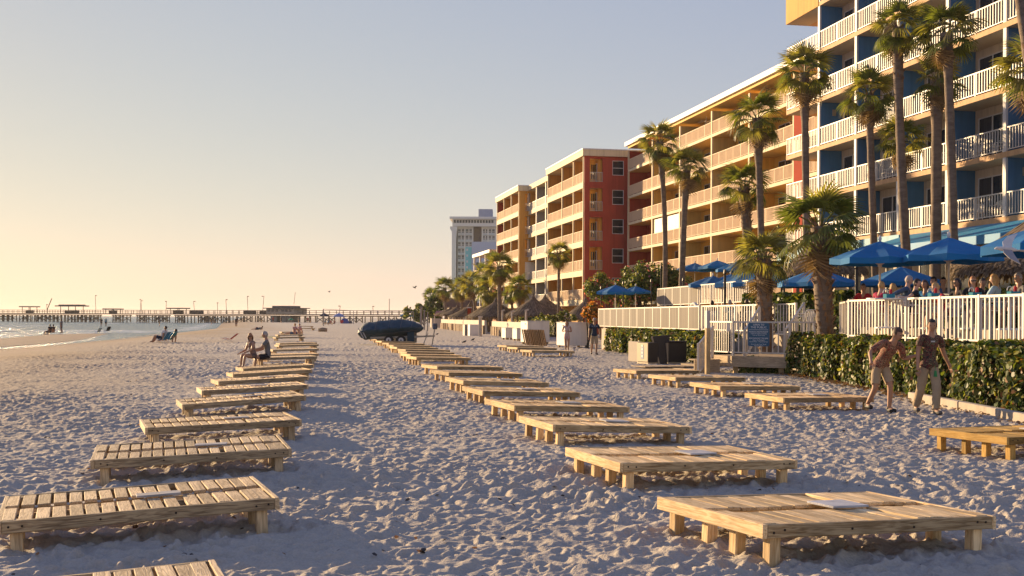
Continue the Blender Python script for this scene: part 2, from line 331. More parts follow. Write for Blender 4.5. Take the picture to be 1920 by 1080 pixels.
def sand_material():
    m, t, b = _new('sand')
    tc = N(t, 'ShaderNodeTexCoord'); at_ = N(t, 'ShaderNodeAttribute'); at_.attribute_name = 'wet'
    n1 = N(t, 'ShaderNodeTexNoise'); n1.inputs['Scale'].default_value = 0.6; n1.inputs['Detail'].default_value = 8; t.links.new(tc.outputs['Object'], n1.inputs['Vector'])
    n2 = N(t, 'ShaderNodeTexNoise'); n2.inputs['Scale'].default_value = 55; n2.inputs['Detail'].default_value = 6; t.links.new(tc.outputs['Object'], n2.inputs['Vector'])
    dry = N(t, 'ShaderNodeMix', data_type='RGBA'); dry.inputs[6].default_value = (0.385, 0.337, 0.275, 1); dry.inputs[7].default_value = (0.50, 0.437, 0.358, 1); t.links.new(n1.outputs[0], dry.inputs[0])
    gr = N(t, 'ShaderNodeMapRange'); gr.inputs['From Min'].default_value = 0.3; gr.inputs['From Max'].default_value = 0.7; gr.inputs['To Min'].default_value = 0.9; gr.inputs['To Max'].default_value = 1.08; t.links.new(n2.outputs[0], gr.inputs[0])
    vm = N(t, 'ShaderNodeVectorMath', operation='SCALE'); t.links.new(dry.outputs[2], vm.inputs[0]); t.links.new(gr.outputs[0], vm.inputs['Scale'])
    wt = N(t, 'ShaderNodeMix', data_type='RGBA'); wt.inputs[7].default_value = (0.33, 0.225, 0.13, 1); t.links.new(vm.outputs[0], wt.inputs[6]); at2 = N(t, 'ShaderNodeAttribute'); at2.attribute_name = 'tan'; t.links.new(at2.outputs['Fac'], wt.inputs[0])
    t.links.new(wt.outputs[2], b.inputs['Base Color'])
    ro = N(t, 'ShaderNodeMapRange'); ro.inputs['To Min'].default_value = 0.95; ro.inputs['To Max'].default_value = 0.62; t.links.new(at_.outputs['Fac'], ro.inputs[0]); t.links.new(ro.outputs[0], b.inputs['Roughness'])
    b.inputs['Specular IOR Level'].default_value = 0.25
    nb = N(t, 'ShaderNodeTexNoise'); nb.inputs['Scale'].default_value = 6; nb.inputs['Detail'].default_value = 7; nb.inputs['Roughness'].default_value = 0.62; t.links.new(tc.outputs['Object'], nb.inputs['Vector'])
    st = N(t, 'ShaderNodeMapRange'); st.inputs['To Min'].default_value = 0.75; st.inputs['To Max'].default_value = 0.12; t.links.new(at_.outputs['Fac'], st.inputs[0])
    bp = N(t, 'ShaderNodeBump'); bp.inputs['Distance'].default_value = 0.09; t.links.new(st.outputs[0], bp.inputs['Strength']); t.links.new(nb.outputs[0], bp.inputs['Height'])
    t.links.new(bp.outputs[0], b.inputs['Normal'])
    return m
def water_material():
    m, t, b = _new('sea_water')
    tc = N(t, 'ShaderNodeTexCoord'); mp = N(t, 'ShaderNodeMapping'); mp.inputs['Scale'].default_value = (0.35, 1.0, 1); t.links.new(tc.outputs['Object'], mp.inputs['Vector'])
    n1 = N(t, 'ShaderNodeTexNoise'); n1.inputs['Scale'].default_value = 0.35; n1.inputs['Detail'].default_value = 9; n1.inputs['Roughness'].default_value = 0.7; t.links.new(mp.outputs[0], n1.inputs['Vector'])
    bp = N(t, 'ShaderNodeBump'); bp.inputs['Strength'].default_value = 0.9; bp.inputs['Distance'].default_value = 1.6; t.links.new(n1.outputs[0], bp.inputs['Height']); t.links.new(bp.outputs[0], b.inputs['Normal'])
    a = N(t, 'ShaderNodeAttribute'); a.attribute_name = 'foam'
    mx = N(t, 'ShaderNodeMix', data_type='RGBA'); mx.inputs[6].default_value = (0.09, 0.17, 0.18, 1); mx.inputs[7].default_value = (0.75, 0.74, 0.7, 1)
    n2 = N(t, 'ShaderNodeTexNoise'); n2.inputs['Scale'].default_value = 1.2; n2.inputs['Detail'].default_value = 6; t.links.new(mp.outputs[0], n2.inputs['Vector'])
    mu = N(t, 'ShaderNodeMath', operation='MULTIPLY'); t.links.new(a.outputs['Fac'], mu.inputs[0]); m1 = N(t, 'ShaderNodeMapRange'); m1.inputs['From Min'].default_value = .35; m1.inputs['From Max'].default_value = .6; t.links.new(n2.outputs[0], m1.inputs[0]); t.links.new(m1.outputs[0], mu.inputs[1])
    t.links.new(mu.outputs[0], mx.inputs[0]); t.links.new(mx.outputs[2], b.inputs['Base Color'])
    b.inputs['Roughness'].default_value = 0.22; b.inputs['IOR'].default_value = 1.33
    return m
def build_sea():
    s = np.linspace(-1.6, -0.05, 380); D = np.exp(np.linspace(math.log(40), math.log(7000), 420))
    S, DD = np.meshgrid(s, D); X = S * DD
    xb = interp(DD, BAR); off = xb - X                      # metres out from the sand bar
    ph = off * 0.42 + 2.6 * (vnoise(X * .03, DD * .02, 41) - .5) * 6
    near = np.clip(off / 6, 0, 1) * np.exp(-np.clip(off - 10, 0, 1e9) / 60)
    crest = np.clip(np.sin(ph), 0, 1) ** 6 * near * np.clip((vnoise(DD * .035, off * .08, 43) - .3) * 3, 0, 1)
    swash = np.exp(-((off - 1.5 - 3 * vnoise(DD * .06, X * 0, 44)) / 1.6) ** 2) * (DD > 60)
    z = ZW + 0.28 * crest * np.clip((700 - DD) / 300, 0, 1) + 0.05 * (vnoise(X * .3, DD * .3, 45) - .5) * (off > 3)
    foam = np.clip(crest * 1.6 + swash * 0.9, 0, 1)
    ny, nx = X.shape; idx = np.arange(ny * nx).reshape(ny, nx)
    Q = np.stack([idx[:-1, :-1], idx[:-1, 1:], idx[1:, 1:], idx[1:, :-1]], -1).reshape(-1, 4)
    me = npmesh('sea_water', np.stack([X, DD, z], -1).reshape(-1, 3), Q, water_material(), smooth=True)
    a = me.attributes.new('foam', 'FLOAT', 'POINT'); a.data.foreach_set('value', foam.astype(np.float32).ravel())
    return struct(obj('sea_water', me))
build_ground(); build_sea()

# ------------------------------------------------------------------ pier
PW = mat('pier_timber', (0.165, 0.125, 0.09), 0.85, 0.3, 1.5); PC = mat('pier_concrete', (0.26, 0.23, 0.19), 0.85, 0.2, 0.8)
PR = mat('pier_roof', (0.16, 0.13, 0.11), 0.8, 0.2, 0.5); PWH = mat('pier_house_wall', (0.40, 0.33, 0.25), 0.8, 0.15, 0.6)
p0 = at(-40, 585, 410); p1 = at(838, 592, 330)
pv = Vector((p1.x - p0.x, p1.y - p0.y, 0)); PL = pv.length; pang = math.atan2(pv.y, pv.x)
pier = thing('fishing_pier', 'long timber fishing pier on crossed piles running out over the sea', 'pier', (p0.x, p0.y, 0), pang)
DZ = 2.5
def ptx(px):                                    # distance along the pier of a photo column
    r = (px - 960) / F                          # X = r * Y on the pier line
    return (r * p0.y - p0.x) / (math.cos(pang) - r * math.sin(pang))
b = MB(); b.box(0, PL, -1.8, 1.8, DZ - 0.3, DZ); obj('deck', b.mesh('deck', PW), pier)
for sd in (-1.75, 1.75):
    b = MB()
    for z in (0.5, 1.05): b.beam((0, sd, DZ + z), (PL, sd, DZ + z), 0.09, 0.12)
    k = 0.0
    while k < PL: b.box(k - .06, k + .06, sd - .06, sd + .06, DZ, DZ + 1.1); k += 2.4
    stuff(obj('railing', b.mesh('railing', PW), pier))
def bent(x, n=2, tall=False):
    b = MB(); ys = [-1.5, 1.5] if n == 2 else [-1.6, 0, 1.6]
    for y in ys: b.tube([(0, y * 1.15, -3), (0, y, DZ - .45)], [0.19, 0.16], 7)
    b.box(-.2, .2, -2.1, 2.1, DZ - .75, DZ - .45)
    if random.random() < .75:
        b.beam((0, -1.5, DZ - 1), (0, 1.5, 0.2), .1, .2); b.beam((0, 1.5, DZ - 1), (0, -1.5, 0.2), .1, .2)
    obj('pile_bent', b.mesh('pile_bent', PW), pier, (x, 0, 0))
for px in list(range(-30, 30, 9)) + [44, 50, 60, 72, 77, 87, 92, 102, 107, 116, 128, 134, 147, 152, 162, 168, 178, 182, 219, 223, 238, 264, 268, 279, 293, 297, 307, 311, 336, 340, 352, 365, 379, 383, 394, 398, 408, 422, 425, 437, 452, 463, 479, 489, 507, 568, 577, 586, 600, 612, 622, 633, 650, 662, 674, 690, 704, 718, 734, 748, 765, 782, 800, 820]:
    bent(ptx(px), 3 if px < 500 else 2)
for px, w in ((200, 0), (400, 0), (60, 0)):      # diagonal sway braces between bents
    pass
b = MB()
for a_, c_ in ((50, 60), (77, 87), (92, 102), (134, 147), (152, 162), (268, 279), (297, 307), (340, 352), (383, 394), (425, 437), (463, 479)):
    x0, x1 = ptx(a_), ptx(c_)
    b.beam((x0, -1.5, DZ - .9), (x1, -1.5, 0), .1, .2); b.beam((x1, -1.5, DZ - .9), (x0, -1.5, 0), .1, .2)
obj('sway_brace', b.mesh('sway_brace', PW), pier)
def shelter(pa, pb, zr, arch=False):
    x0, x1 = ptx(pa), ptx(pb)
    b = MB(); b.box(x0, x1, -2.2, 2.2, zr, zr + .35)
    if arch: b.box(x0 + 1, x1 - 1, -1.5, 1.5, zr + .35, zr + .65)
    obj('shelter_roof', b.mesh('shelter_roof', PR), pier)
    b = MB()
    for f_ in (0.2, 0.8):
        for y in (-1.7, 1.7): b.box(x0 + (x1 - x0) * f_ - .08, x0 + (x1 - x0) * f_ + .08, y - .08, y + .08, DZ, zr)
    b.box(x0 + (x1 - x0) * .25, x0 + (x1 - x0) * .75, -.6, .6, DZ, DZ + .9)
    obj('shelter_post', b.mesh('shelter_post', PW), pier)
shelter(45, 66, 4.5); shelter(112, 158, 4.75, True); shelter(201, 223, 3.75); shelter(321, 348, 4.0)
for pa, pb in ((328, 340), (360, 378), (460, 477), (490, 505)):
    x0, x1 = ptx(pa), ptx(pb); b = MB(); b.box(x0, x1, -1, 1, DZ, DZ + 1.0); obj('tackle_shed', b.mesh('tackle_shed', PW), pier)
for px, h in ((88, 3), (180, 6), (263, 4.6), (266, 4.2), (311, 4), (365, 4), (408, 3.5), (425, 4.5), (465, 5.5), (492, 5.5), (636, 2.5), (700, 2.4)):
    x = ptx(px); b = MB(); b.tube([(x, 0, DZ), (x + random.uniform(-.6, .6), 0, DZ + h)], .07, 6); b.box(x - .25, x + .25, -.15, .15, DZ + h - .2, DZ + h)
    obj('lamp_pole', b.mesh('lamp_pole', PW), pier)
b = MB(); x0, x1 = ptx(88), ptx(97); b.beam((x0, 0, DZ + 1), (x1, 0, DZ + 5), .2, .2); obj('davit', b.mesh('davit', PW), pier)
x0, x1 = ptx(512), ptx(563)
house = thing('pier_house', 'low grey brown house with flat roof standing on the pier', 'pier house', (p0.x, p0.y, 0), pang)
b = MB(); b.box(x0, x1, -3.4, 3.4, DZ + .02, DZ + 1.6); obj('wall', b.mesh('wall', PWH), house)
b = MB(); b.box(x0 - .8, x1 + .8, -4, 4, DZ + 1.6, DZ + 1.85); b.box(x0 + 1.6, x1 - 1.8, -2.6, 2.6, DZ + 1.85, DZ + 2.45)
obj('roof', b.mesh('roof', PR), house)
for f_ in (.1, .24, .38, .6, .74, .88):
    b = MB(); x = x0 + (x1 - x0) * f_; b.box(x - .45, x + .45, -3.46, -3.4, DZ + .7, DZ + 1.35); obj('window', b.mesh('window', glassmat('pier_glass', (.05, .055, .06))), house)
b = MB(); x = ptx(551); b.tube([(x, 0, DZ + 3), (x + .5, 0, DZ + 6.6)], .06, 5); obj('flagpole', b.mesh('flagpole', PW), house)
for px in (519, 525, 537, 543, 550):
    b = MB(); x = ptx(px); b.box(x - .55, x + .55, -2.4, 2.4, -2, DZ - .45); obj('pier_support', b.mesh('pier_support', PC), house)

# ------------------------------------------------------------------ sun loungers
LL, LWD, LH, FR = 1.99, 1.40, 0.26, 0.092        # length, width, height of the top, frame board depth
WOODS = {'grey': ((0.80, 0.585, 0.335), (0.46, 0.31, 0.17)), 'new': ((0.88, 0.62, 0.32), (0.60, 0.37, 0.16)), 'yellow': ((0.62, 0.385, 0.115), (0.47, 0.26, 0.06))}
def lounger_kit(tone, gap):
    c1, c2 = WOODS[tone]
    wx, wy, wz = (wood(f'{tone}_pine_{n}', c1, c2, i) for i, n in enumerate(('length', 'width', 'upright')))
    c1w = (0.56, 0.53, 0.50); tray = wood('white_washed_board', c1w, (0.44, 0.42, 0.40), 0, 0.06)
    hw = (LWD - 2 * 0.04 - 0.20) / 2
    k = {}
    for i in range(3): k[f'plank{i}'] = boxmesh('plank', 0.119 - gap, hw - random.uniform(0, .012), 0.028, wy)
    k['short'] = boxmesh('plank', 0.112 - gap, hw + 0.03, 0.034, wy)
    k['side'] = boxmesh('side_board', LL, 0.038, FR, wood(f'{tone}_pine_shaded', tuple(q * .64 for q in c1), tuple(q * .46 for q in c2), 0)); k['end'] = boxmesh('end_board', 0.038, LWD + 0.002, FR + .004, wy)  # side boards coloured darker to paint in the shade on the lounger fronts
    k['leg'] = boxmesh('leg', 0.088, 0.088, 0.34, wz, 0.005); k['cross'] = boxmesh('slot_rail', LL - .09, 0.036, 0.06, wx, 0)
    k['tray'] = boxmesh('tray_board', 0.35, 0.15 if tone == 'grey' else 0.30, 0.018, tray, 0.003)
    d = MB()                                                  # for loungers too far to tell the planks apart
    for i in range(16):
        x = -LL / 2 + .06 + i * .1195
        for s_ in (-1, 1): d.box(x, x + .119 - gap, s_ * .10 if s_ > 0 else -.10 - hw, .10 + hw if s_ > 0 else -.10, -.028, 0)
    k['deck'] = d.mesh('plank_deck', wy)
    return k
KITS = {'grey': lounger_kit('grey', 0.021), 'new': lounger_kit('new', 0.004), 'yellow': lounger_kit('yellow', 0.004)}
_b = MB(); _b.tube([(0, -.004, 0), (0, .004, 0)], .009, 8); BOLT = _b.mesh('bolt', mat('rusty_bolt', (.035, .025, .02), .6, metal=.5))
LY = (-.65, -.22, .16, .65)
def lounger(X, Y, yaw, pt, rl, z, tone, label, group, full=True):
    k = KITS[tone]; jr = random.Random(int(X * 100 + Y * 1000))
    t = thing('sun_lounger', label, 'sun lounger', (X, Y, z), (math.atan(rl), -math.atan(pt), yaw), group)
    for s_ in (-1, 1):
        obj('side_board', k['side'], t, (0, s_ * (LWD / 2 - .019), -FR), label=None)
        obj('end_board', k['end'], t, (s_ * (LL / 2 + .0215), 0, -FR - .002))
        for y in LY: obj('leg', k['leg'], t, (s_ * (LL / 2 - .095), y * (LWD - .17) / 1.3, -FR - .34 + (.088 if abs(y) > .6 else 0.05)))
    hw = (LWD - 2 * 0.04 - 0.20) / 2; yc = .10 + hw / 2
    if full:
        for s_ in (-1, 1): obj('slot_rail', k['cross'], t, (0, s_ * .135, -.095))
        x = -LL / 2 + 0.075
        xs = [(x - .035, 'short')] + [(x + 0.085 + i * 0.119, None) for i in range(10)] + [(x + 0.085 + 1.19 + 0.035 + i * 0.1155, None) for i in range(5)] + [(LL / 2 - .062, 'short')]
        for i, (px, kd) in enumerate(xs):
            for s_ in (-1, 1):
                me = k[kd] if kd else k[f'plank{jr.randrange(3)}']
                lift = .006 if 11 <= i <= 15 else 0
                obj('plank', me, t, (px + jr.uniform(-.003, .003), s_ * (yc if not kd else yc - .012) + jr.uniform(-.003, .003), -.032 + lift + jr.uniform(-.0045, .0035)), (jr.uniform(-.009, .009), jr.uniform(-.02, .02), jr.uniform(-.012, .012)))
        if Y < 17:
            for y_ in (-1, 1):
                for x_ in (-.94, -.86, -.3, .25, .86, .94): obj('bolt', BOLT, t, (x_ + jr.uniform(-.01, .01), y_ * LWD / 2, -.045 + jr.uniform(-.012, .012)))
        obj('tray_board', k['tray'], t, (0.19 + jr.uniform(-.05, .05), 0.0 + jr.uniform(-.02, .02), .004), (0, 0, jr.uniform(-.12, .12)))
    else:
        stuff(obj('plank_deck', k['deck'], t, (0, 0, -.004)))
    g = jr.uniform(.84, 1.06); w = jr.uniform(-.05, .05)                             # each lounger has greyed a little differently
    for ch in t.children: ch.color = (g * (1 + w), g, g * (1 - w * 1.6), 1)
    return t
SEA, MID, GATE, BOX = 'wooden sun loungers in the seaward row', 'wooden sun loungers in the middle row', 'wooden sun loungers by the gate steps', 'wooden sun loungers by the white cabinets'
ORD = ['first', 'second', 'third', 'fourth', 'fifth', 'sixth', 'seventh', 'eighth', 'ninth', 'tenth', 'eleventh', 'twelfth', 'thirteenth', 'fourteenth', 'fifteenth', 'sixteenth', 'seventeenth', 'eighteenth', 'nineteenth', 'twentieth']
lounger(*LFIRST, 'grey', 'weathered plank lounger cut off by the bottom edge of the photo', SEA)
for i, p in enumerate(LF):
    lounger(*p, 'grey', 'weathered plank lounger in the seaward row, nearest one shown whole' if i == 0 else f'weathered plank lounger, {ORD[i]} whole one from the camera in the seaward row', SEA, i < 6)
def far_lounger(nl, nr, tone, label, group, h=.26):
    """place a distant lounger by its near top edge"""
    a = gnd(*nl, h); c = gnd(*nr, h); X = (a.x + c.x) / 2; Y = (a.y + c.y) / 2
    yaw = 0.36; lounger(X - math.sin(yaw) * LWD / 2, Y + math.cos(yaw) * LWD / 2, yaw, .02 if tone == 'grey' else -.02, 0, h, tone, label, group, False)
far_lounger((487.7, 670.7), (589.8, 668.1), 'grey', 'weathered plank lounger that the seated couple sits on', SEA, .3)
for i, (a, c, h) in enumerate([((502, 665.5), (590.8, 662.9), .28), ((514.8, 656.8), (592.4, 652.5), .26), ((523, 647.9), (596, 645.2), .26), ((524, 643.9), (594, 642), .26)]):
    lab = ['just behind the seated couple', 'second behind the seated couple', 'third behind the seated couple', 'fourth behind the couple, beside the empty gap'][i]
    far_lounger(a, c, 'grey', f'plank lounger in the seaward row, {lab}', SEA, h)
far_lounger((518.4, 633), (569.5, 631.2), 'grey', 'plank lounger beyond the gap, in front of the sunbathers in striped shirts', SEA)
far_lounger((520, 628), (569, 626.6), 'grey', 'plank lounger under the sunbathers in striped shirts', SEA)
far_lounger((527, 622.3), (569, 621.3), 'grey', 'plank lounger just behind the sunbathers in striped shirts', SEA)
far_lounger((562.7, 615.4), (588.7, 615.2), 'new', 'nearer of two pale loungers beyond the sunbathers', SEA)
far_lounger((562.5, 611.3), (588.2, 611.2), 'new', 'farther of two pale loungers beyond the sunbathers', SEA)
for i, p in enumerate(RF):
    lounger(*p, 'new', 'pale pine lounger in the middle row, nearest to the camera' if i == 0 else f'pale pine lounger, {ORD[i]} from the camera in the middle row', MID, i < 6)
for i, (a, c) in enumerate([((784.2, 669.5), (881.6, 671.6)), ((772.5, 665.3), (863, 665.6)), ((765.5, 660.6), (850, 660.6)), ((763, 656), (842, 656)), ((745.6, 651.3), (821, 651.7)), ((739.7, 647.8), (809, 648)), ((729.5, 643.6), (796, 644.2)), ((716, 640), (778, 640.4)), ((707, 636), (765, 636.5)), ((699, 632), (752, 632.4)), ((690, 628), (740, 628.4)), ((682, 624.4), (728, 624.8)), ((674, 621), (718, 621.4))]):
    lab = f'pale pine lounger, {ORD[i + 8]} from the camera in the middle row' if i < 7 else f'pale pine lounger beside the covered boat, {ORD[i - 7]} one back from the trailer wheels'
    far_lounger(a, c, 'new', lab, MID)
for i, p in enumerate(SF):
    lounger(*p, 'new', ['pale pine lounger beside the stooping man', 'pale pine lounger in front of the gate landing, two from the stooping man', 'pale pine lounger below the blue sign at the gate steps', 'pale pine lounger at the foot of the gate steps by the bins'][i], GATE, i < 3)
lounger(*EF, 'yellow', 'bright yellow pine lounger near the kerb at the edge of the photo', GATE)
for i, (a, c) in enumerate([((999, 657), (1077, 658.5)), ((970.5, 651.8), (1044.5, 652.6)), ((951.5, 648.2), (1018.8, 649))]):
    far_lounger(a, c, 'new', ['pale pine lounger in front of the woman by the white cabinet', 'pale pine lounger in the middle of the three before the white cabinets', 'pale pine lounger by the folded brown chairs, farthest of three'][i], BOX)
# ------------------------------------------------------------------ hotel buildings (local x inland, local y away from the camera)
BA = math.atan2(0.1965, 1.0)
WHITE = mat('white_paint', (0.60, 0.57, 0.53), 0.55, 0.06, 2, streak=.2); RAILW = mat('white_rail_metal', (0.55, 0.50, 0.435), 0.45, 0.05, 4)
PEACH = mat('peach_slab_paint', (0.56, 0.33, 0.16), 0.75, 0.08, 1, streak=.25); CEIL = mat('balcony_ceiling', (0.52, 0.41, 0.28), 0.85, 0.06, 1)
BLUE = mat('blue_wall_paint', (0.065, 0.18, 0.33), 0.7, 0.12, .8, bump=.15, bscale=60, streak=.2); CREAM = mat('cream_wall_paint', (0.58, 0.47, 0.33), 0.8, 0.06, .7, bump=.15, bscale=50, streak=.25)
OCHRE = mat('ochre_wall_paint', (0.60, 0.30, 0.06), 0.8, 0.08, .6, bump=.15, bscale=50, streak=.25); YELL = mat('yellow_wall_paint', (0.80, 0.48, 0.10), 0.8, 0.08, .6, streak=.2)
REDW = mat('red_wall_paint', (0.37, 0.06, 0.033), 0.75, 0.1, .6, bump=.15, bscale=50, streak=.25); REDO = mat('orange_red_paint', (0.28, 0.028, 0.008), 0.8, 0.08, 1, spec=.1)
OLIVE = mat('khaki_wall_paint', (0.58, 0.44, 0.17), 0.8, 0.08, .6, streak=.2); GREYW = mat('grey_wall_paint', (0.30, 0.28, 0.25), 0.8, 0.08, .6)
GLASS = glassmat('dark_window_glass', (0.022, 0.026, 0.032)); CURT = mat('curtain_behind_glass', (0.05, 0.048, 0.052), 0.25, 0.35, 3, stretch=(1, 9, .1), spec=.6)
SCREEN = mat('beige_balcony_screen', (0.55, 0.40, 0.26), 0.8, 0.08, 2, stretch=(1, 8, .5)); SHUT = mat('white_shutter', (0.74, 0.70, 0.62), 0.6, 0.05, 1)
AQUA = mat('aqua_fascia_paint', (0.07, 0.30, 0.42), 0.6, 0.1, 1, streak=.25)
ZL = [6.1 + 2.75 * n for n in range(6)]
def rail_mesh(L, spacing=0.118, bw=0.03, h=1.05, posts=(0, 1), name='railing', m=None, backing=None):
    b = MB(); b.box(-.028, .028, 0, L, h - .05, h); b.box(-.018, .018, 0, L, .07, .11)
    for q in posts: b.box(-.03, .03, max(0, q * L - .03), min(L, q * L + .03), 0, h)
    n = int(L / spacing)
    for i in range(1, n): y = L * i / n; b.box(-bw * .45, bw * .45, y - bw / 2, y + bw / 2, .11, h - .05)
    ms = [m or RAILW]
    if backing: b.box(.02, .032, .03, L - .03, .12, h - .06, 1); ms.append(backing)
    return b.mesh(name, ms)
def door_part(par, x, y0, y1, z, h=2.1, panes=3, curtain=True, nm='sliding_door', frame=None):
    """sliding door or window against a wall facing the sea: frame proud of the wall, panes recessed in it"""
    b = MB(); w = (y1 - y0); t = .055
    b.box(-.06, 0, 0, t, 0, h); b.box(-.06, 0, w - t, w, 0, h); b.box(-.06, 0, t, w - t, h - t, h); b.box(-.06, 0, t, w - t, 0, .05)
    for i in range(1, panes): y = w * i / panes; b.box(-.06, 0, y - .035, y + .035, .05, h - t)
    f = obj(nm, b.mesh(nm, frame or WHITE), par, (x, y0, z))
    for i in range(panes):
        q = MB(); q.box(-.03, -.012, w * i / panes + .03, w * (i + 1) / panes - .03, .05, h - t)
        obj('pane', q.mesh('pane', CURT if curtain and (i % 2 == 0) else GLASS), f)
    return f
# --- blue building
blue = thing('hotel_building', 'tall blue walled hotel with white railed balconies, nearest and tallest building', 'hotel', (20.9, 49.4, 0), BA)
BW = 4.38; DP = 1.35; J0, J1 = -2, 4
b = MB(); b.box(DP, 14, BW * J0 - 1, 20.35, 0, 25.5, 0); obj('wall', b.mesh('wall', CREAM), blue)
for n, z in enumerate(ZL):
    b = MB(); b.box(-.06, DP, BW * J0, 21.85, z - .24, z - .001, 0); b.box(DP, 3.2, 20.35, 21.85, z - .24, z - .001, 0)
    b.add([(-.05, BW * J0, z - .243), (DP, BW * J0, z - .243), (DP, 21.8, z - .243), (-.05, 21.8, z - .243)], [(0, 1, 2, 3)], 1)
    obj('balcony_slab', b.mesh('balcony_slab', [PEACH, CEIL]), blue)
for j in range(J0, J1 + 1):
    for n, z in enumerate(ZL + [22.6]):
        z0 = z - 2.75 if n else 5.0; zt = z - .244
        if n == 0: continue
        b = MB(); b.box(0.05, DP, j * BW - .09, j * BW + .09, z0, zt); obj('partition_wall', b.mesh('partition_wall', BLUE), blue)
        b = MB(); b.box(-.055, 0.048, j * BW - .11, j * BW + .11, z0, zt); obj('column', b.mesh('column', WHITE), blue)
rm = once('blue_rail', lambda: rail_mesh(BW - .24, .195, .042, posts=(0, .5, 1)))
re_ = once('blue_rail_end', lambda: rail_mesh(BW - .16, .195, .042, posts=(0, 1))); rs = once('blue_rail_side', lambda: rail_mesh(3.1, .195, .042, posts=(0, 1)))
for n, z in enumerate(ZL):
    for j in range(J0, J1): obj('railing', rm, blue, (0, j * BW + .12, z))
    if n < 5:
        obj('railing', re_, blue, (0, J1 * BW + .12, z)); obj('railing', rs, blue, (.06, 21.76, z), (0, 0, -math.pi / 2))
    for j in range(J0, J1):
        door_part(blue, DP, j * BW + .75, j * BW + BW - .42, z, 2.12, 3, True)
    if n < 5: door_part(blue, DP, J1 * BW + .2, J1 * BW + 2.3, z, 2.12, 2, True)
b = MB(); b.box(-.09, 3.2, 17.55, 21.9, 19.62, 21.2, 0); b.box(-.1, 4, -10, 17.55, 22.4, 24.0, 0); obj('parapet', b.mesh('parapet', OCHRE), blue)
for j, n in ((0, 1), (0, 0), (4, 2), (-1, 1)):
    b = MB(); b.box(.75, .95, j * BW - .17, j * BW - .09, ZL[n] + 1.75, ZL[n] + 2.1); obj('wall_lamp', b.mesh('wall_lamp', mat('lamp_cover', (.35, .28, .2), .5)), blue)
# restaurant front under the balconies: posts, openings, awning
b = MB()
for y in np.arange(-8, 20, 3.3): b.box(-.3, 0, y - .16, y + .16, 1.0, 5.2)
obj('veranda_post', b.mesh('veranda_post', CREAM), blue)
for y0, y1 in ((-7, -4.4), (-3.6, -1.1), (-.2, 2.4), (3.2, 5.6), (6.6, 9), (10, 12.3), (13.2, 15.6)): door_part(blue, DP, y0, y1, 2.6, 2.2, 2, False, 'window')
b = MB(); b.box(-.62, -.08, 7.6, 21.9, 5.05, 5.86); obj('fascia', b.mesh('fascia', AQUA), blue)
b = MB(); y0, y1 = -9.5, 7.58
b.add([(-.08, y0, 5.86), (-.08, y1, 5.86), (-2.7, y1, 5.1), (-2.7, y0, 5.1), (-.08, y0, 5.0), (-.08, y1, 5.0), (-2.7, y1, 4.75), (-2.7, y0, 4.75)],
      [(0, 3, 2, 1), (4, 5, 6, 7), (3, 7, 6, 2), (0, 4, 7, 3), (1, 2, 6, 5), (0, 1, 5, 4)]); obj('awning', b.mesh('awning', mat('blue_awning', (.025, .22, .42), .6, .1, 2)), blue)

# --- yellow building
yel = thing('hotel_building', 'long yellow five storey hotel with beige balcony screens and cream roof edge', 'hotel', (18.18, 89.4, 0), BA)
GOLDC = mat('golden_ceiling', (0.74, 0.50, 0.17), .85, .06, 1)
YB = 7.97; YD = 2.0; ys = [-15.94, -7.97, 0, 7.97, 15.9, 23.9, 31.9]
b = MB(); b.box(YD, 14, ys[0], ys[-1], 0, 19.55); obj('wall', b.mesh('wall', YELL), yel)
b = MB(); b.box(-.35, 14.2, ys[0], ys[-1] + .35, 19.55, 19.95, 0); b.box(-.1, YD, ys[0], ys[-1], 19.3, 19.548, 1); obj('roof', b.mesh('roof', [WHITE, GOLDC]), yel)
GOLDC = MATS['golden_ceiling']
CRM = mat('cream_band_paint', (0.64, 0.53, 0.33), 0.75, 0.05, 1, streak=.2)
RPK = mat('beige_picket_paint', (0.64, 0.47, 0.30), 0.7, 0.05, 2)
YZ = [3.35] + ZL[:5]
for z in YZ:
    b = MB(); b.box(-.08, YD - .001, ys[0], ys[-1] + .05, z - .26, z, 0)
    b.add([(-.06, ys[0], z - .263), (YD - .01, ys[0], z - .263), (YD - .01, ys[-1], z - .263), (-.06, ys[-1], z - .263)], [(0, 1, 2, 3)], 1)
    obj('balcony_slab', b.mesh('balcony_slab', [CRM, GOLDC]), yel)
for i, y in enumerate(ys):
    for z, zn in zip(YZ, YZ[1:] + [19.3]):
        pm = REDW if i == len(ys) - 1 else OLIVE if i % 3 != 2 else YELL
        b = MB(); b.box(.06, YD - .002, y - .1, y + .1, z + .001, zn - .265, 0); b.box(-.07, .058, y - .13, y + .13, z + .001, zn - .262, 1)
        obj('partition_wall', b.mesh('partition_wall', [pm, CRM]), yel)
for i in range(len(ys) - 1):
    L = ys[i + 1] - ys[i] - .28
    m_ = once(('yrail', round(L, 1)), lambda: rail_mesh(L, .2, .06, 1.05, tuple(np.linspace(0, 1, 6)), backing=SCREEN, m=RPK))
    for k, z in enumerate(YZ):
        obj('railing', m_, yel, (-.02, ys[i] + .14, z))
        b_m = REDW if i == len(ys) - 2 else YELL
        if i == len(ys) - 2:
            b = MB(); b.box(YD - .06, YD - .004, ys[i] + .1, ys[i + 1] - .1, z, z + 2.48); obj('back_wall', b.mesh('back_wall', REDW), yel)
            door_part(yel, YD - .06, ys[i] + 2.6, ys[i] + 4.6, z + .9, .75, 1, False, 'window')
        else:
            door_part(yel, YD, ys[i] + 4.6, ys[i] + 7.0, z, 2.1, 2, True); door_part(yel, YD, ys[i] + 1.6, ys[i] + 2.7, z, 2.05, 1, False, 'door')
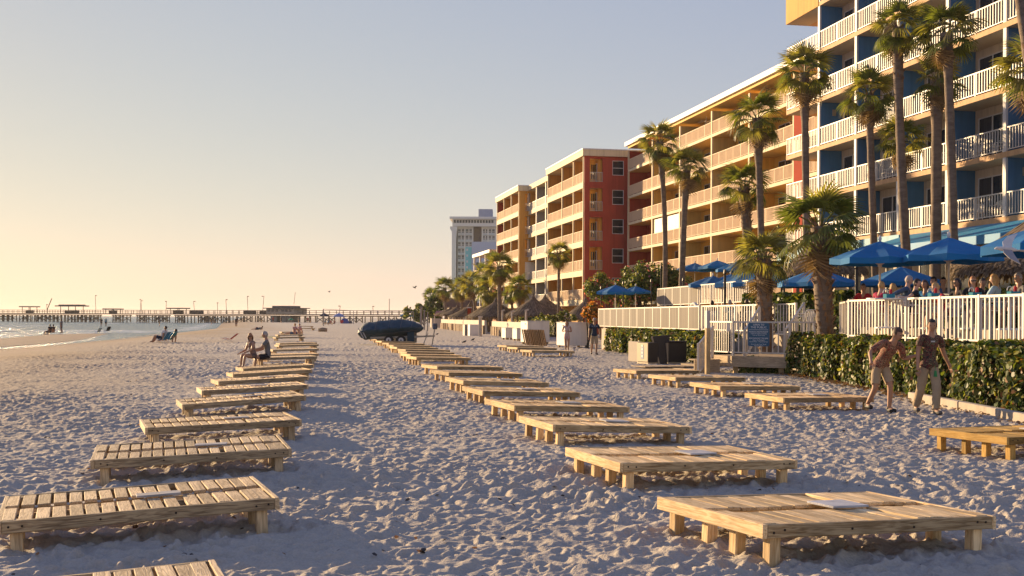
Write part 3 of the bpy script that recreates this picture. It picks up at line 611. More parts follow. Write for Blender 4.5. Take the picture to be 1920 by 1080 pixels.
for y0 in (16.1, 20.0):                                            # rolled-down white storm shutters
    b = MB()
    for q in range(14): b.box(.07, .1, y0, y0 + 3.5, YZ[2] + 1.06 + q * .095, YZ[2] + 1.145 + q * .095)
    obj('storm_shutter', b.mesh('storm_shutter', SHUT), yel)
b = MB(); b.box(-.1, .35, -9.5, -8.1, 3.4, 17.2); obj('pilaster', b.mesh('pilaster', REDO), yel)
b = MB(); b.tube([(1, 12, 19.3), (1, 12, 18.9)], .03, 6); b.lathe([(0, 18.95), (.16, 18.92), (.16, 18.8), (0, 18.76)], 10, c=(1, 12, 0))
for a in range(5): b.beam((1, 12, 18.86), (1 + .75 * math.cos(a * 1.257), 12 + .75 * math.sin(a * 1.257), 18.84), .14, .015)
obj('ceiling_fan', b.mesh('ceiling_fan', WHITE), yel)

# --- walls with openings, used for the side walls that face down the beach
def pierced(par, L, z0, z1, holes, m, y=0.0, thick=.25, name='side_wall', x0=0.0):
    xs = sorted({x0, x0 + L} | {h[0] for h in holes} | {h[1] for h in holes}); zs = sorted({z0, z1} | {h[2] for h in holes} | {h[3] for h in holes})
    b = MB()
    for xa, xb in zip(xs, xs[1:]):
        run = None
        for za, zb in zip(zs, zs[1:]):
            c = ((xa + xb) / 2, (za + zb) / 2); op = any(h[0] < c[0] < h[1] and h[2] < c[1] < h[3] for h in holes)
            if not op: b.box(xa, xb, y, y + thick, za, zb)
    return obj(name, b.mesh(name, m), par)
def side_window(par, xa, xb, za, zb, y):
    b = MB(); t = .06
    b.box(xa, xa + t, y - .03, y + .1, za, zb); b.box(xb - t, xb, y - .03, y + .1, za, zb); b.box(xa + t, xb - t, y - .03, y + .1, zb - t, zb); b.box(xa + t, xb - t, y - .05, y + .1, za, za + t)
    b.box(xa + t, xb - t, y - .02, y + .06, (za + zb) / 2 - .03, (za + zb) / 2 + .03)
    w = obj('window', b.mesh('window', WHITE), par)
    for q0, q1 in ((za + t, (za + zb) / 2 - .03), ((za + zb) / 2 + .03, zb - t)):
        q = MB(); q.box(xa + t, xb - t, y + .03, y + .05, q0, q1); obj('pane', q.mesh('pane', GLASS), w)
RZ = [3.65 + 3.075 * n for n in range(5)]; RT = 19.3
srail = once('side_rail', lambda: rail_mesh(1.4, .14, .035, 1.05))
def beach_block(label, X, D, ys, depth, side_m, back_ms, side_len, win, hole=(.55, 1.95)):
    t = thing('hotel_building', label, 'hotel', (X, D, 0), BA)
    holes = [(hole[0], hole[1], z + .02, z + 2.45) for z in RZ] + ([(win[0], win[1], z + .75, z + 2.3) for z in RZ] if win else [])
    pierced(t, side_len, 0, RT - .65, holes, side_m, 0, .22)
    b = MB(); b.box(depth + .001, 12, .4, ys[-1], 0, RT - .66); obj('wall', b.mesh('wall', OCHRE), t)
    b = MB(); b.box(-.25, side_len + .1, -.2, ys[-1] + .2, RT - .649, RT, 0); obj('roof', b.mesh('roof', [CRM]), t)
    b = MB(); b.box(-.3, side_len + .15, -.25, ys[-1] + .25, RT + .001, RT + .12, 0); obj('roof_edge', b.mesh('roof_edge', WHITE), t)
    for n, z in enumerate(RZ):
        b = MB(); b.box(-.1, depth, .222, ys[-1] + .05, z - .62, z, 0); obj('balcony_slab', b.mesh('balcony_slab', CRM), t)
        zt = (RZ[n + 1] - .622) if n < 4 else RT - .651
        for i, y in enumerate(ys):
            b = MB(); o_ = .12 if i == 0 else 0
            b.box(-.09, .06, y - .1 + o_ * 2.8, y + .1 + o_ * 2.8, z + .001, zt, 1)
            if 0 < i: b.box(.062, depth - .002, y - .08, y + .08, z + .001, zt, 0)
            obj('partition_wall', b.mesh('partition_wall', [back_ms[i % len(back_ms)], CRM]), t)
        for i in range(len(ys) - 1):
            L = ys[i + 1] - ys[i] - (.22 if i else .48); y0 = ys[i] + (.11 if i else .44)
            obj('railing', once(('rr', round(L, 2)), lambda: rail_mesh(L, .2, .06, 1.1, tuple(np.linspace(0, 1, 4)), backing=SCREEN, m=RPK)), t, (-.02, y0, z))
            door_part(t, depth, ys[i] + .9, ys[i] + .9 + min(2.6, ys[i + 1] - ys[i] - 1.2), z, 2.1, 2, True)
        obj('railing', srail, t, (hole[0], .06, z), (0, 0, -math.pi / 2))
        rb = MB(); rb.box(hole[0] - .3, hole[1] + .5, 1.5, 1.6, z, z + 2.5); rb.box(hole[1] + .1, hole[1] + .2, .23, 1.5, z, z + 2.5); obj('recess_wall', rb.mesh('recess_wall', YELL), t)
        b = MB()
        for q in range(4): b.box(hole[0] + .55 + q * .22, hole[0] + .70 + q * .22, 1.46, 1.49, z + .5, z + 2.0)
        obj('louvre_door', b.mesh('louvre_door', GLASS), t)
        if win: side_window(t, win[0], win[1], z + .75, z + 2.3, .05)
    return t
red = beach_block('red walled hotel block with yellow balconies and small railed openings in its side', 7.52, 121.6, [0, 4.6, 9.8, 17.0], 1.6, REDW, [OCHRE, OCHRE, OCHRE, OCHRE], 12, (3.0, 4.25))
och = beach_block('ochre walled hotel block beyond the red one, with cream balcony bands', .95, 155.5, [0, 5.6, 11.0, 16.4], 1.6, OCHRE, [OCHRE, OCHRE, OCHRE, REDW], 10, None, (.75, 2.15))
for z in (RZ[0], RZ[1]):
    b = MB()
    for q in range(16): b.box(.78, 2.12, .03, .06, z + .05 + q * .15, z + .18 + q * .15)
    obj('storm_shutter', b.mesh('storm_shutter', SHUT), och)
# --- grey link between the two blocks
lk = thing('hotel_building', 'narrow grey walled link with white rails between red and ochre blocks', 'hotel', (3.3, 139.5, 0), BA)
b = MB(); b.box(3.4, 10, 0, 17, 0, RT - .6); obj('wall', b.mesh('wall', GREYW), lk)
b = MB(); b.box(1.9, 10.2, 0, 17.2, RT - .599, RT + .05); obj('roof', b.mesh('roof', CRM), lk)
for n, z in enumerate(RZ):
    b = MB(); b.box(2.0, 3.399, 0, 17, z - .5, z); obj('balcony_slab', b.mesh('balcony_slab', CRM), lk)
    zt = (RZ[n + 1] - .501) if n < 4 else RT - .6
    for y in (0.2, 6, 11.5, 16.9):
        b = MB(); b.box(2.02, 2.18, y - .12, y + .12, z + .001, zt, 1); b.box(2.181, 3.39, y - .08, y + .08, z + .001, zt, 0); obj('partition_wall', b.mesh('partition_wall', [GREYW, WHITE]), lk)
    for y0, y1 in ((.35, 5.85), (6.15, 11.35), (11.65, 16.75)):
        obj('railing', once(('lk', round(y1 - y0, 2)), lambda: rail_mesh(y1 - y0, .16, .04, 1.05)), lk, (2.1, y0, z)); door_part(lk, 3.4, y0 + .8, y0 + 3.4, z, 2.1, 2, True)
# --- low red-brown block with a projecting white roof
lo = thing('hotel_building', 'small red brown block with flat white roof poking out beyond ochre block', 'hotel', (-1.9, 178, 0), BA)
b = MB(); b.box(1.6, 10, 0, 16, 0, 11.6); obj('wall', b.mesh('wall', mat('brown_red_paint', (.30, .11, .06), .8)), lo)
b = MB(); b.box(-1.7, 10, -.4, 16, 11.601, 12.1); obj('roof', b.mesh('roof', WHITE), lo)
for z in (2.4, 5.4, 8.4):
    b = MB(); b.box(-1.5, 1.599, 0, 16, z - .3, z); obj('balcony_slab', b.mesh('balcony_slab', WHITE), lo)
    obj('railing', once('lorail', lambda: rail_mesh(15.8, .3, .1, 1.1, tuple(np.linspace(0, 1, 6)), backing=SCREEN, m=CRM)), lo, (-1.45, .1, z))
    obj('railing', once('lorail2', lambda: rail_mesh(3.0, .3, .1, 1.1, (0, 1), backing=SCREEN, m=CRM)), lo, (-1.42, .02, z), (0, 0, -math.pi / 2))
    for y in (.15, 5, 10, 15.8):
        b = MB(); b.box(-1.45, -1.2, y - .12, y + .12, z + .001, z + 2.69 if z < 8 else 11.6); obj('column', b.mesh('column', WHITE), lo)
# --- distant white tower
TGL = glassmat('tower_glass', (.09, .10, .11), .2); tw_p = at(846, 560, 480); TWH = mat('tower_white', (0.66, 0.63, 0.58), .7, .06, .2); TWB = mat('tower_sill', (0.50, 0.52, 0.52), .7, .06, .2); TBR = mat('tower_brown_panel', (.10, .075, .06), .8); TCY = mat('tower_cyan_paint', (.16, .50, .50), .7); TBL = mat('tower_pale_blue', (.42, .47, .55), .7)
tw = thing('hotel_tower', 'distant white hotel tower with arched top corner and rooftop machine room', 'tower', (tw_p.x, 480, 0), 0.0)
S = 480 / F                                    # metres per photo pixel at the tower
def tz(py): return HC + (594.9 - py) * S
def tx(px): return (px - 846) * S
b = MB(); b.box(tx(857), tx(1000), 1.2, 25, -1, tz(424)); obj('wall', b.mesh('wall', TWH), tw)
b = MB(); b.box(tx(843), tx(1000), -3, 26, tz(411), tz(407)); obj('roof', b.mesh('roof', TWH), tw)
b = MB(); b.box(tx(848), tx(1000), -1.5, 25, tz(424.5), tz(411.2)); obj('top_storey', b.mesh('top_storey', TWH), tw)
for i in range(14):
    x = tx(850.5 + i * 5.4); b = MB(); b.box(x, x + 4.0 * S, -1.58, -1.51, tz(418.3), tz(412.8)); obj('window', b.mesh('window', GLASS), tw)
b = MB(); b.box(tx(896), tx(922.5), 4, 16, tz(407), tz(390)); obj('machine_room', b.mesh('machine_room', mat('machine_room_panel', (.30, .33, .40), .7, .15, .5)), tw)
b = MB()                                        # fin whose head curves out to the cornice
prof = [(tx(847), -1), (tx(847), tz(440)), (tx(846.5), tz(434)), (tx(843.5), tz(429)), (tx(843.5), tz(425)), (tx(857), tz(425)), (tx(856), tz(436)), (tx(855), tz(448)), (tx(855), -1)]
n_ = len(prof); b.add([(x, -1.6, z) for x, z in prof] + [(x, 25, z) for x, z in prof], [tuple(range(n_))[::-1], tuple(range(n_, 2 * n_))] + [(i, (i + 1) % n_, n_ + (i + 1) % n_, n_ + i) for i in range(n_)])
obj('fin_wall', b.mesh('fin_wall', TWH), tw)
for px in (871, 885.5, 904, 914.5):
    b = MB(); b.box(tx(px) - .25, tx(px) + .25, .2, 1.199, -1, tz(424.6)); obj('pilaster', b.mesh('pilaster', TWH), tw)
for r in range(12):
    z = tz(432.5 + r * 12.35)
    for pa, pb in ((858.2, 870), (872.4, 884.6), (904.9, 913.6), (915.4, 927)):
        if pa > 900 and r > 1: continue
        b = MB(); b.box(tx(pa), tx(pb), 1.02, 1.19, z - 3.4 * S, z + 3.4 * S); w_ = obj('window', b.mesh('window', TGL), tw)
        b = MB(); b.box((tx(pa) + tx(pb)) / 2 - .2, (tx(pa) + tx(pb)) / 2 + .2, .9, 1.01, z - 3.4 * S, z + 3.4 * S); b.box(tx(pa), tx(pb), .9, 1.01, z - 1.6 * S, z - .9 * S); obj('frame', b.mesh('frame', TWH), w_)
        b = MB(); b.box(tx(pa), tx(pb), .7, 1.19, z - 8.0 * S, z - 3.6 * S); obj('spandrel', b.mesh('spandrel', TWB), tw)
b = MB(); b.box(tx(887.5), tx(901.5), .6, 1.19, tz(453), tz(425)); obj('brown_panel', b.mesh('brown_panel', TBR), tw)
wg = thing('annexe_building', 'pale blue annexe with cyan stripe in front of the distant tower', 'building', (tw_p.x, 440, 0), 0.0)
S2 = 440 / F
def wx(px): return (px - 846) * S2 - (440 / 480 - 1) * 0 + (at(846, 560, 440).x - tw_p.x)
def wz(py): return HC + (594.9 - py) * S2
b = MB(); b.box(wx(884), wx(1000), 0, 20, -1, wz(453)); obj('wall', b.mesh('wall', TBL), wg)
b = MB(); b.box(wx(872), wx(883.9), .5, 18, -1, wz(463)); obj('stair_tower', b.mesh('stair_tower', TCY), wg)
for r in range(6):
    b = MB(); b.box(wx(874), wx(877), .42, .49, wz(470 + r * 11), wz(466 + r * 11)); obj('window', b.mesh('window', TWH), wg)
for r in range(4):
    for pa in (892.5, 898, 918):
        b = MB(); b.box(wx(pa), wx(pa + 4.4), -.08, -.01, wz(484 + r * 14), wz(478 + r * 14)); obj('window', b.mesh('window', GLASS), wg)
hb_p = gnd(866, 604); hb = thing('low_building', 'low beige building with broad brown roof behind the palms', 'building', (at(838, 570, 215).x, 215, 0), BA * .6)
b = MB(); b.box(.4, 10, 0, 12, 0, 3.6); obj('wall', b.mesh('wall', CREAM), hb)
b = MB(); b.box(-.2, 5.6, -.6, 12.5, 3.601, 5.3); obj('roof', b.mesh('roof', mat('brown_roof_sheet', (.13, .085, .07), .8, .15, 1)), hb)
b = MB(); b.box(5.7, 6.7, -.2, 0, 2.2, 4.4); obj('window', b.mesh('window', GLASS), hb)
# ------------------------------------------------------------------ terraces, kerb, low walls
CONC = mat('concrete', (0.42, 0.36, 0.29), 0.9, 0.15, 2, bump=.3, bscale=30, streak=.2); PAVE = mat('terrace_paving', (0.40, 0.34, 0.27), 0.85, 0.15, 1.5, bump=.2)
TZ, UZ = 1.17, 2.4
def prism(name, pts, z0, z1, m, parent=None):
    n = len(pts); b = MB(); b.add([(x, y, z0) for x, y in pts] + [(x, y, z1) for x, y in pts], [tuple(range(n))[::-1], tuple(range(n, 2 * n))] + [(i, (i + 1) % n, n + (i + 1) % n, n + i) for i in range(n)])
    return obj(name, b.mesh(name, m), parent)
struct(prism('terrace', [(10.55, 14), (60, 14), (60, 110), (5.6, 66), (5.0, 64.9), (7.8, 47.2), (9.5, 38.4), (10.4, 36.6), (9.2, 31.4), (10.2, 22.9)], -.3, TZ, PAVE))
struct(prism('upper_terrace', [(8.9, 71), (11.3, 52), (14.5, 49), (19, 49), (18, 90), (9.5, 80)], 1.0, UZ, PAVE))
for i, (a, c) in enumerate([((1702, 749), (1795, 768)), ((1797, 768.5), (1872, 784)), ((1874, 784.5), (1960, 803))]):
    p, q = gnd(*a), gnd(*c); t = thing('kerb', ['concrete kerb piece at the walking men, under the hedge', 'middle concrete kerb piece under the leafy hedge', 'concrete kerb piece under hedge at the photo edge'][i], 'kerb', (p.x, p.y, 0), math.atan2(q.y - p.y, q.x - p.x), 'concrete kerb pieces along the hedge')
    L = (q - p).length; me = boxmesh('kerb_stone', L, .16, .3, CONC, .015); obj('kerb_stone', me, t, (L / 2, .08, -.14))
WL = mat('white_block_wall', (0.52, 0.45, 0.36), 0.85, 0.1, 1.2, streak=.2)
PILE = wood('weathered_pile', (0.42, 0.30, 0.19), (0.22, 0.15, 0.09), 2)
def low_wall(label, a, c, h, pitch, gap):
    p, q = gnd(*a), gnd(*c); L = (q - p).length; t = thing('sea_wall', label, 'wall', (p.x, p.y, 0), math.atan2(q.y - p.y, q.x - p.x), 'low white walls with timber piles')
    b = MB(); b.box(0, L, 0, .25, h * .62, h); b.box(0, L, .12, .3, -.2, h * .619); obj('wall', b.mesh('wall', WL), t)
    n = int(L / pitch); w = pitch - gap; me = boxmesh('pile', w, .22, h * .62 + .2, PILE, .01)
    for i in range(n): obj('pile', me, t, (pitch * (i + .5), -.02, -.2), (0, 0, random.uniform(-.1, .1)))
    return t
low_wall('long low white wall on timber piles behind the boat', (827, 616), (908, 626), 1.42, .95, .45)
low_wall('low white wall with square gaps behind the small white cabinets', (922, 627.5), (988, 637), 1.35, 1.05, .5)
far = thing('sea_wall', 'short plain white wall end beyond the long wall', 'wall', gnd(809, 614), .1)
b = MB(); b.box(0, 1.7, 0, 6, -.2, 1.5); obj('wall', b.mesh('wall', WL), far)
# ------------------------------------------------------------------ picket fences
def fence(label, pts, z0, h, sp, w=.036, single=True, screen=None, post=1.8, m=None, name='picket_fence', z1=None):
    m = m or RAILW; o = Vector((pts[0][0], pts[0][1], z0)); t = thing(name, label, 'fence', o)
    z1 = z0 if z1 is None else z1
    pk = once(('pk', name, w, h, m.name), lambda: boxmesh('picket', w, w * .55, h - .16, m, 0))
    for a, c in zip(pts, pts[1:]):
        a = Vector((a[0], a[1], 0)); c = Vector((c[0], c[1], 0)); d = c - a; L = d.length; an = math.atan2(d.y, d.x); a0 = a - Vector((o.x, o.y, 0))
        n = int(L / sp); dz = z1 - z0
        b = MB(); b.beam(a0 + Vector((0, 0, h - .025)), a0 + d + Vector((0, 0, h - .025 + dz)), .055, .05); obj('top_rail', b.mesh('top_rail', m), t)
        b = MB(); b.beam(a0 + Vector((0, 0, .11)), a0 + d + Vector((0, 0, .11 + dz)), .045, .04); obj('bottom_rail', b.mesh('bottom_rail', m), t)
        np_ = max(1, round(L / post))
        for i in range(np_ + 1):
            q = a0 + d * (i / np_); me = once(('post', h, m.name), lambda: boxmesh('fence_post', .075, .075, h + .02, m)); obj('fence_post', me, t, (q.x, q.y, dz * i / np_), (0, 0, an))
        if single:
            for i in range(1, n):
                q = a0 + d * (i / n); obj('picket', pk, t, (q.x, q.y, .132 + dz * i / n), (random.uniform(-.004, .004), random.uniform(-.004, .004), an))
        else:
            b = MB()
            for i in range(1, n):
                q = a0 + d * (i / n); u = d.normalized() * w / 2; nn = Vector((-u.y, u.x, 0)) * .5
                k = [q - u - nn, q + u - nn, q + u + nn, q - u + nn]
                b.add([(v.x, v.y, .132) for v in k] + [(v.x, v.y, h - .05) for v in k], [(0, 1, 5, 4), (1, 2, 6, 5), (2, 3, 7, 6), (3, 0, 4, 7)])
            stuff(obj('picket_row', b.mesh('picket_row', m), t))
        if screen:
            nn = Vector((d.y, -d.x, 0)).normalized() * .034
            b = MB(); b.beam(a0 + nn + Vector((0, 0, h / 2 + .04)), a0 + d + nn + Vector((0, 0, h / 2 + .04)), .006, h - .2); obj('wind_screen', b.mesh('wind_screen', screen), t)
    return t
WS = mat('grey_wind_screen', (0.185, 0.16, 0.135), 0.85, 0.3, 1.6, stretch=(1, 5, .12))
fence('white picket fence of the dining terrace, nearest to the camera', [(9.1, 31.4), (10.08, 22.9), (10.45, 19.2)], TZ, 1.07, .185, .042)
fence('short white return fence behind the thick leaning palm', [(10.3, 36.5), (9.18, 31.5)], TZ, 1.07, .16)
fence('long white fence backed by a grey wind screen above the far hedge', [(4.85, 64.9), (7.62, 47.3)], TZ, 1.07, .16, .05, False, WS, 1.35)
fence('white picket fence around the lower seating behind the gate', [(7.7, 47.0), (9.36, 38.4)], TZ, 1.07, .24, .05)
fence('tall white screen fence of the upper terrace behind the first', [(8.75, 70), (9.85, 61.5)], UZ, 1.1, .2, .06, False, WS, 1.6)
fence('tall white picket fence of the upper terrace below the clustered umbrellas', [(9.9, 61.2), (11.1, 52)], UZ, 1.1, .26, .07, False, None, 2.0)
A_, B_, C_ = (6.56, 38.7), (7.03, 37.0), (8.6, 36.0)
fence('white railing on the seaward side of the gate landing', [A_, B_], .54, 1.1, .16)
gate = fence('white gate railing along the front of the wooden landing', [B_, C_, (9.6, 35.4)], .54, 1.1, .17)
fence('white sloping stair railing beside the wooden newel post', [(6.5, 37.7), (5.86, 36.55)], .42, 1.05, .11, z1=-.12)
fence('white sloping stair rail rising behind the blue sign', [(7.45, 37.3), (8.2, 38.6)], .35, 1.0, .14, z1=1.1)
fence('white sloping stair rail leading up beside the fat palm', [(8.6, 36.6), (9.6, 38.3)], .4, 1.0, .3, z1=1.25)
# landing and steps
LW_ = wood('landing_board', (0.55, 0.42, 0.27), (0.34, 0.25, 0.16), 0); LW2 = wood('landing_post', (0.60, 0.44, 0.24), (0.40, 0.27, 0.13), 2)
ld = thing('gate_landing', 'wooden entrance landing with deep fascia boards at the beach gate', 'deck', (B_[0], B_[1], 0))
def loc(p): return (p[0] - B_[0], p[1] - B_[1])
prism('platform', [loc(p) for p in ((A_[0] + .05, A_[1]), (B_[0] + .03, B_[1] + .05), (C_[0], C_[1] + .06), (9.5, 35.5), (10.3, 36.6), (9.2, 40))], .45, .52, LW_, ld)
for p, q in ((A_, B_), (B_, C_), (C_, (9.5, 35.4))):
    p, q = loc(p), loc(q); L = math.hypot(q[0] - p[0], q[1] - p[1]); me = boxmesh('fascia_board', L - .012, .05, .34, LW_, .006)
    obj('fascia_board', me, ld, ((p[0] + q[0]) / 2, (p[1] + q[1]) / 2, .19), (0, 0, math.atan2(q[1] - p[1], q[0] - p[0])))
for p in ((6.75, 38.5), (7.15, 37.2), (8.4, 36.3), (9.3, 36), (8.8, 38)): b = MB(); q = loc(p); b.box(q[0] - .07, q[0] + .07, q[1] - .07, q[1] + .07, -.2, .45); obj('support_post', b.mesh('support_post', LW2), ld)
st = thing('wooden_steps', 'short wooden steps with newel post going down to the sand', 'steps', (6.3, 37.4, 0), .35)
for i in range(3):
    me = once('tread', lambda: boxmesh('tread', .36, 1.5, .045, LW_)); obj('tread', me, st, (.2 - i * .3, .55, .34 - i * .15))
b = MB(); b.box(-.62, .3, -.24, -.2, -.1, .42); obj('stringer', b.mesh('stringer', LW_), st)
pq = at(1326.5, 660, 36.2); np2 = thing('newel_post', 'square wooden newel post with white top at the foot of steps', 'post', (pq.x, pq.y, 0), .3)
obj('post', boxmesh('post', .13, .13, 1.62, LW2, .008), np2, (0, 0, -.2)); obj('post_sleeve', boxmesh('post_sleeve', .11, .11, .55, WHITE, .006), np2, (0, .0, 1.42))
# sign on the gate railing
sg = at(1422.5, 627.5, 36.25); SGB = mat('sign_blue', (0.025, 0.10, 0.19), .5, .06, 2); LET = mat('sign_lettering', (.72, .74, .76), .6, .02)
dgn = math.atan2(C_[1] - B_[1], C_[0] - B_[0]) * .55
sign = thing('notice_sign', 'blue notice board with white lettering reading open to the public', 'sign', (sg.x, sg.y, sg.z), (math.pi / 2, 0, dgn))
bm = bmesh.new(); bmesh.ops.create_cube(bm, size=1)
for v in bm.verts: v.co = Vector((v.co.x * .66, v.co.y * .73, v.co.z * .02))
bmesh.ops.bevel(bm, geom=[e for e in bm.edges if abs(e.verts[0].co.z - e.verts[1].co.z) > .01], offset=.03, segments=3, affect='EDGES')
me = bpy.data.meshes.new('panel'); bm.to_mesh(me); bm.free(); me.materials.append(SGB); obj('panel', me, sign)
def text_mesh(body, size, m, width=None):
    c = bpy.data.curves.new('lettering', 'FONT'); c.body = body; c.size = size; c.align_x = 'CENTER'; c.align_y = 'CENTER'; c.extrude = .002; c.resolution_u = 2
    o = bpy.data.objects.new('tmp', c); COL.objects.link(o); dg = bpy.context.evaluated_depsgraph_get(); me = bpy.data.meshes.new_from_object(o.evaluated_get(dg)); bpy.data.objects.remove(o)
    me.materials.clear(); me.materials.append(m)
    if width:
        xs = [v.co.x for v in me.vertices]; k = width / max(.01, max(xs) - min(xs))
        for v in me.vertices: v.co.x *= k
    return me
for body, y, s_, w_ in (('OPEN TO', .305, .082, .34), ('THE PUBLIC', .225, .085, .48), ('MANGOS RESTAURANT', .085, .06, .58), ('Inside & Outdoor Dining', .03, .045, .48), ('7 am to 10 pm Daily', -.02, .042, .38), ('BEACHFRONT TIKI BAR', -.115, .06, .58), ('Open \'til Midnight', -.17, .045, .36), ('Good Music · Frozen Drinks', -.22, .045, .56), ('Don\'t Forget Your Shoes', -.30, .04, .46), ('After the Beach', -.34, .036, .28)):
    obj('lettering', text_mesh(body, s_, LET, w_), sign, (0, y, .013))
b = MB(); b.box(-.29, .29, .148, .156, .0105, .0125); obj('rule_line', b.mesh('rule_line', LET), sign)
pn = at(1368, 613, 37.25); pt_ = thing('paper_notice', 'small white paper notice fixed to the seaward gate railing', 'notice', pn, (math.pi / 2, 0, -.6)); b = MB(); b.box(-.1, .1, -.14, .14, 0, .006); obj('sheet', b.mesh('sheet', WHITE), pt_)
lb = at(1305, 583, 48.6); lr = thing('life_ring', 'white life ring hung on the grey screened fence', 'life ring', (lb.x - .08, lb.y, lb.z), (math.pi / 2, 0, -1.2))
b = MB(); ring = [(.3 * math.cos(a), .3 * math.sin(a), 0) for a in np.linspace(0, 2 * math.pi, 21)]; b.tube(ring, .075, 8, cap=False); obj('ring', b.mesh('ring', mat('ring_foam', (.6, .56, .5), .7), True), lr)
b = MB(); b.box(-.02, .2, -.75, -.4, -.02, .02); obj('tag_board', b.mesh('tag_board', WHITE), lr)

# ------------------------------------------------------------------ umbrellas
CAN = mat('blue_canvas', (0.006, 0.13, 0.31), 0.85, 0.14, 1.2, bump=.1, bscale=120, rnd=.16); POLE = mat('cream_pole', (0.62, 0.53, 0.42), .5, .05)
def canopy_mesh(R, rise, sag=.1, seed=0):
    r = random.Random(seed); n = 8; V = [(0, 0, rise)]; Fc = []
    rings = (.12, .35, .62, .85, 1.0); K = 16
    for f_ in rings:
        for j in range(K):
            a = 2 * math.pi * j / K; edge = 1.0 if j % 2 == 0 else math.cos(math.pi / n) * (1 - .03 * f_)
            z = rise * (1 - f_) ** .92 - (0 if j % 2 == 0 else sag * f_ * (1 - f_ * .3) * .8) + r.uniform(-.01, .01) * f_
            V.append((R * f_ * edge * math.cos(a), R * f_ * edge * math.sin(a), z))
    for j in range(K):                                    # valance hem
        p = V[1 + 4 * K + j]; V.append((p[0] * 1.005, p[1] * 1.005, p[2] - (.13 if j % 2 == 0 else .10) + r.uniform(-.02, .02)))
    for j in range(K): Fc.append((0, 1 + j, 1 + (j + 1) % K))
    for i in range(5):
        for j in range(K): Fc.append((1 + i * K + j, 1 + (i + 1) * K + j, 1 + (i + 1) * K + (j + 1) % K, 1 + i * K + (j + 1) % K))
    b = MB(); b.add(V, Fc); return b.mesh('canopy', CAN)
CANS = [canopy_mesh(1.0, .36, .05, s_) for s_ in range(3)]
def umbrella(px, py_apex, D, R, zb, label, group, tilt=(0, 0), rise=.36, detail=True):
    p = at(px, py_apex, D); zr = p.z - rise * R
    t = thing('patio_umbrella', label, 'umbrella', (p.x, p.y, zb), (0, 0, random.uniform(0, .7)), group)
    c = obj('canopy', random.choice(CANS), t, (0, 0, zr - zb), (tilt[0], tilt[1], 0), scale=(R, R, R * rise / .36))
    b = MB(); b.tube([(0, 0, 0), (0, 0, zr - zb + rise * R)], .028, 8); obj('pole', b.mesh('pole', POLE), t)
    b = MB(); b.lathe([(0, .16), (.03, .14), (.05, .07), (.035, .0), (0, -.02)], 8, c=(0, 0, zr - zb + rise * R)); obj('finial', b.mesh('finial', WHITE, True), t)
    if detail:
        h0 = zr - zb - .12 * R; b = MB(); b.lathe([(.028, h0 + .06), (.06, h0 + .05), (.06, h0 - .05), (.028, h0 - .07)], 10); obj('hub', b.mesh('hub', POLE), t)
        for j in range(8):
            a = 2 * math.pi * j / 8; b = MB(); ca, sa = math.cos(a), math.sin(a)
            b.beam((.04 * ca, .04 * sa, h0), (.52 * R * ca, .52 * R * sa, zr - zb + .14 * R * (rise / .36)), .016, .02)
            b.beam((.1 * ca, .1 * sa, zr - zb + rise * R * .88), (.98 * R * ca, .98 * R * sa, zr - zb - .015), .016, .02); obj('rib', b.mesh('rib', POLE), t)
    return t
G1, G2, G3 = 'blue umbrellas over the dining terrace', 'blue umbrellas clustered on the upper terrace', 'pair of blue umbrellas by the flowering bush'
umbrella(1650, 452, 32.2, 1.36, TZ, 'open blue umbrella above the diners, first from the thick leaning palm', G1)
umbrella(1779, 445, 31, 1.36, TZ, 'open blue umbrella above the diners with the blonde woman beneath', G1)
umbrella(1962, 418, 26.5, 1.5, TZ, 'blue umbrella cut off by photo edge behind the flying gull', G1)
umbrella(1690, 500, 43, 1.5, TZ, 'blue umbrella seen low behind the diners in red', G1, detail=False)
umbrella(1532, 503, 44, 1.5, TZ, 'blue umbrella half hidden by the thick leaning palm trunk', G1, detail=False)
umbrella(1469, 500, 50, 1.55, TZ, 'blue umbrella with pale pole just beyond the fat shaggy palm', G1, detail=False)
umbrella(1400, 508, 58, 1.7, TZ, 'blue umbrella behind the fat shaggy palm crown', G2, detail=False)
umbrella(1428, 509, 55, 1.5, TZ, 'blue umbrella filling the gap between the fat palm and the cluster', G2, detail=False)
umbrella(1337, 517, 62, 1.35, TZ, 'lower front umbrella of the clustered blue umbrellas', G2, (.03, .02), detail=False)
umbrella(1370, 514, 66, 1.5, TZ, 'blue umbrella tucked behind the lower front one in the cluster', G2, detail=False)
umbrella(1303, 493, 80, 1.25, UZ, 'upper blue umbrella nearest the grey palm trunk in the cluster', G2, (.05, 0), detail=False)
umbrella(1345, 488, 76, 1.3, UZ, 'highest blue umbrella in the middle of the cluster', G2, (-.04, 0), detail=False)
umbrella(1380, 491, 73, 1.3, UZ, 'upper blue umbrella behind the black lamp post of the cluster', G2, detail=False)
umbrella(1154, 534, 71, 1.22, TZ, 'blue umbrella of the pair by the flowering bush, nearer one', G3, detail=False)
umbrella(1192, 536.5, 73, 1.0, TZ, 'blue umbrella of the pair by the flowering bush, smaller farther one', G3, detail=False)
BLK = mat('black_torch_pole', (.025, .022, .02), .5)
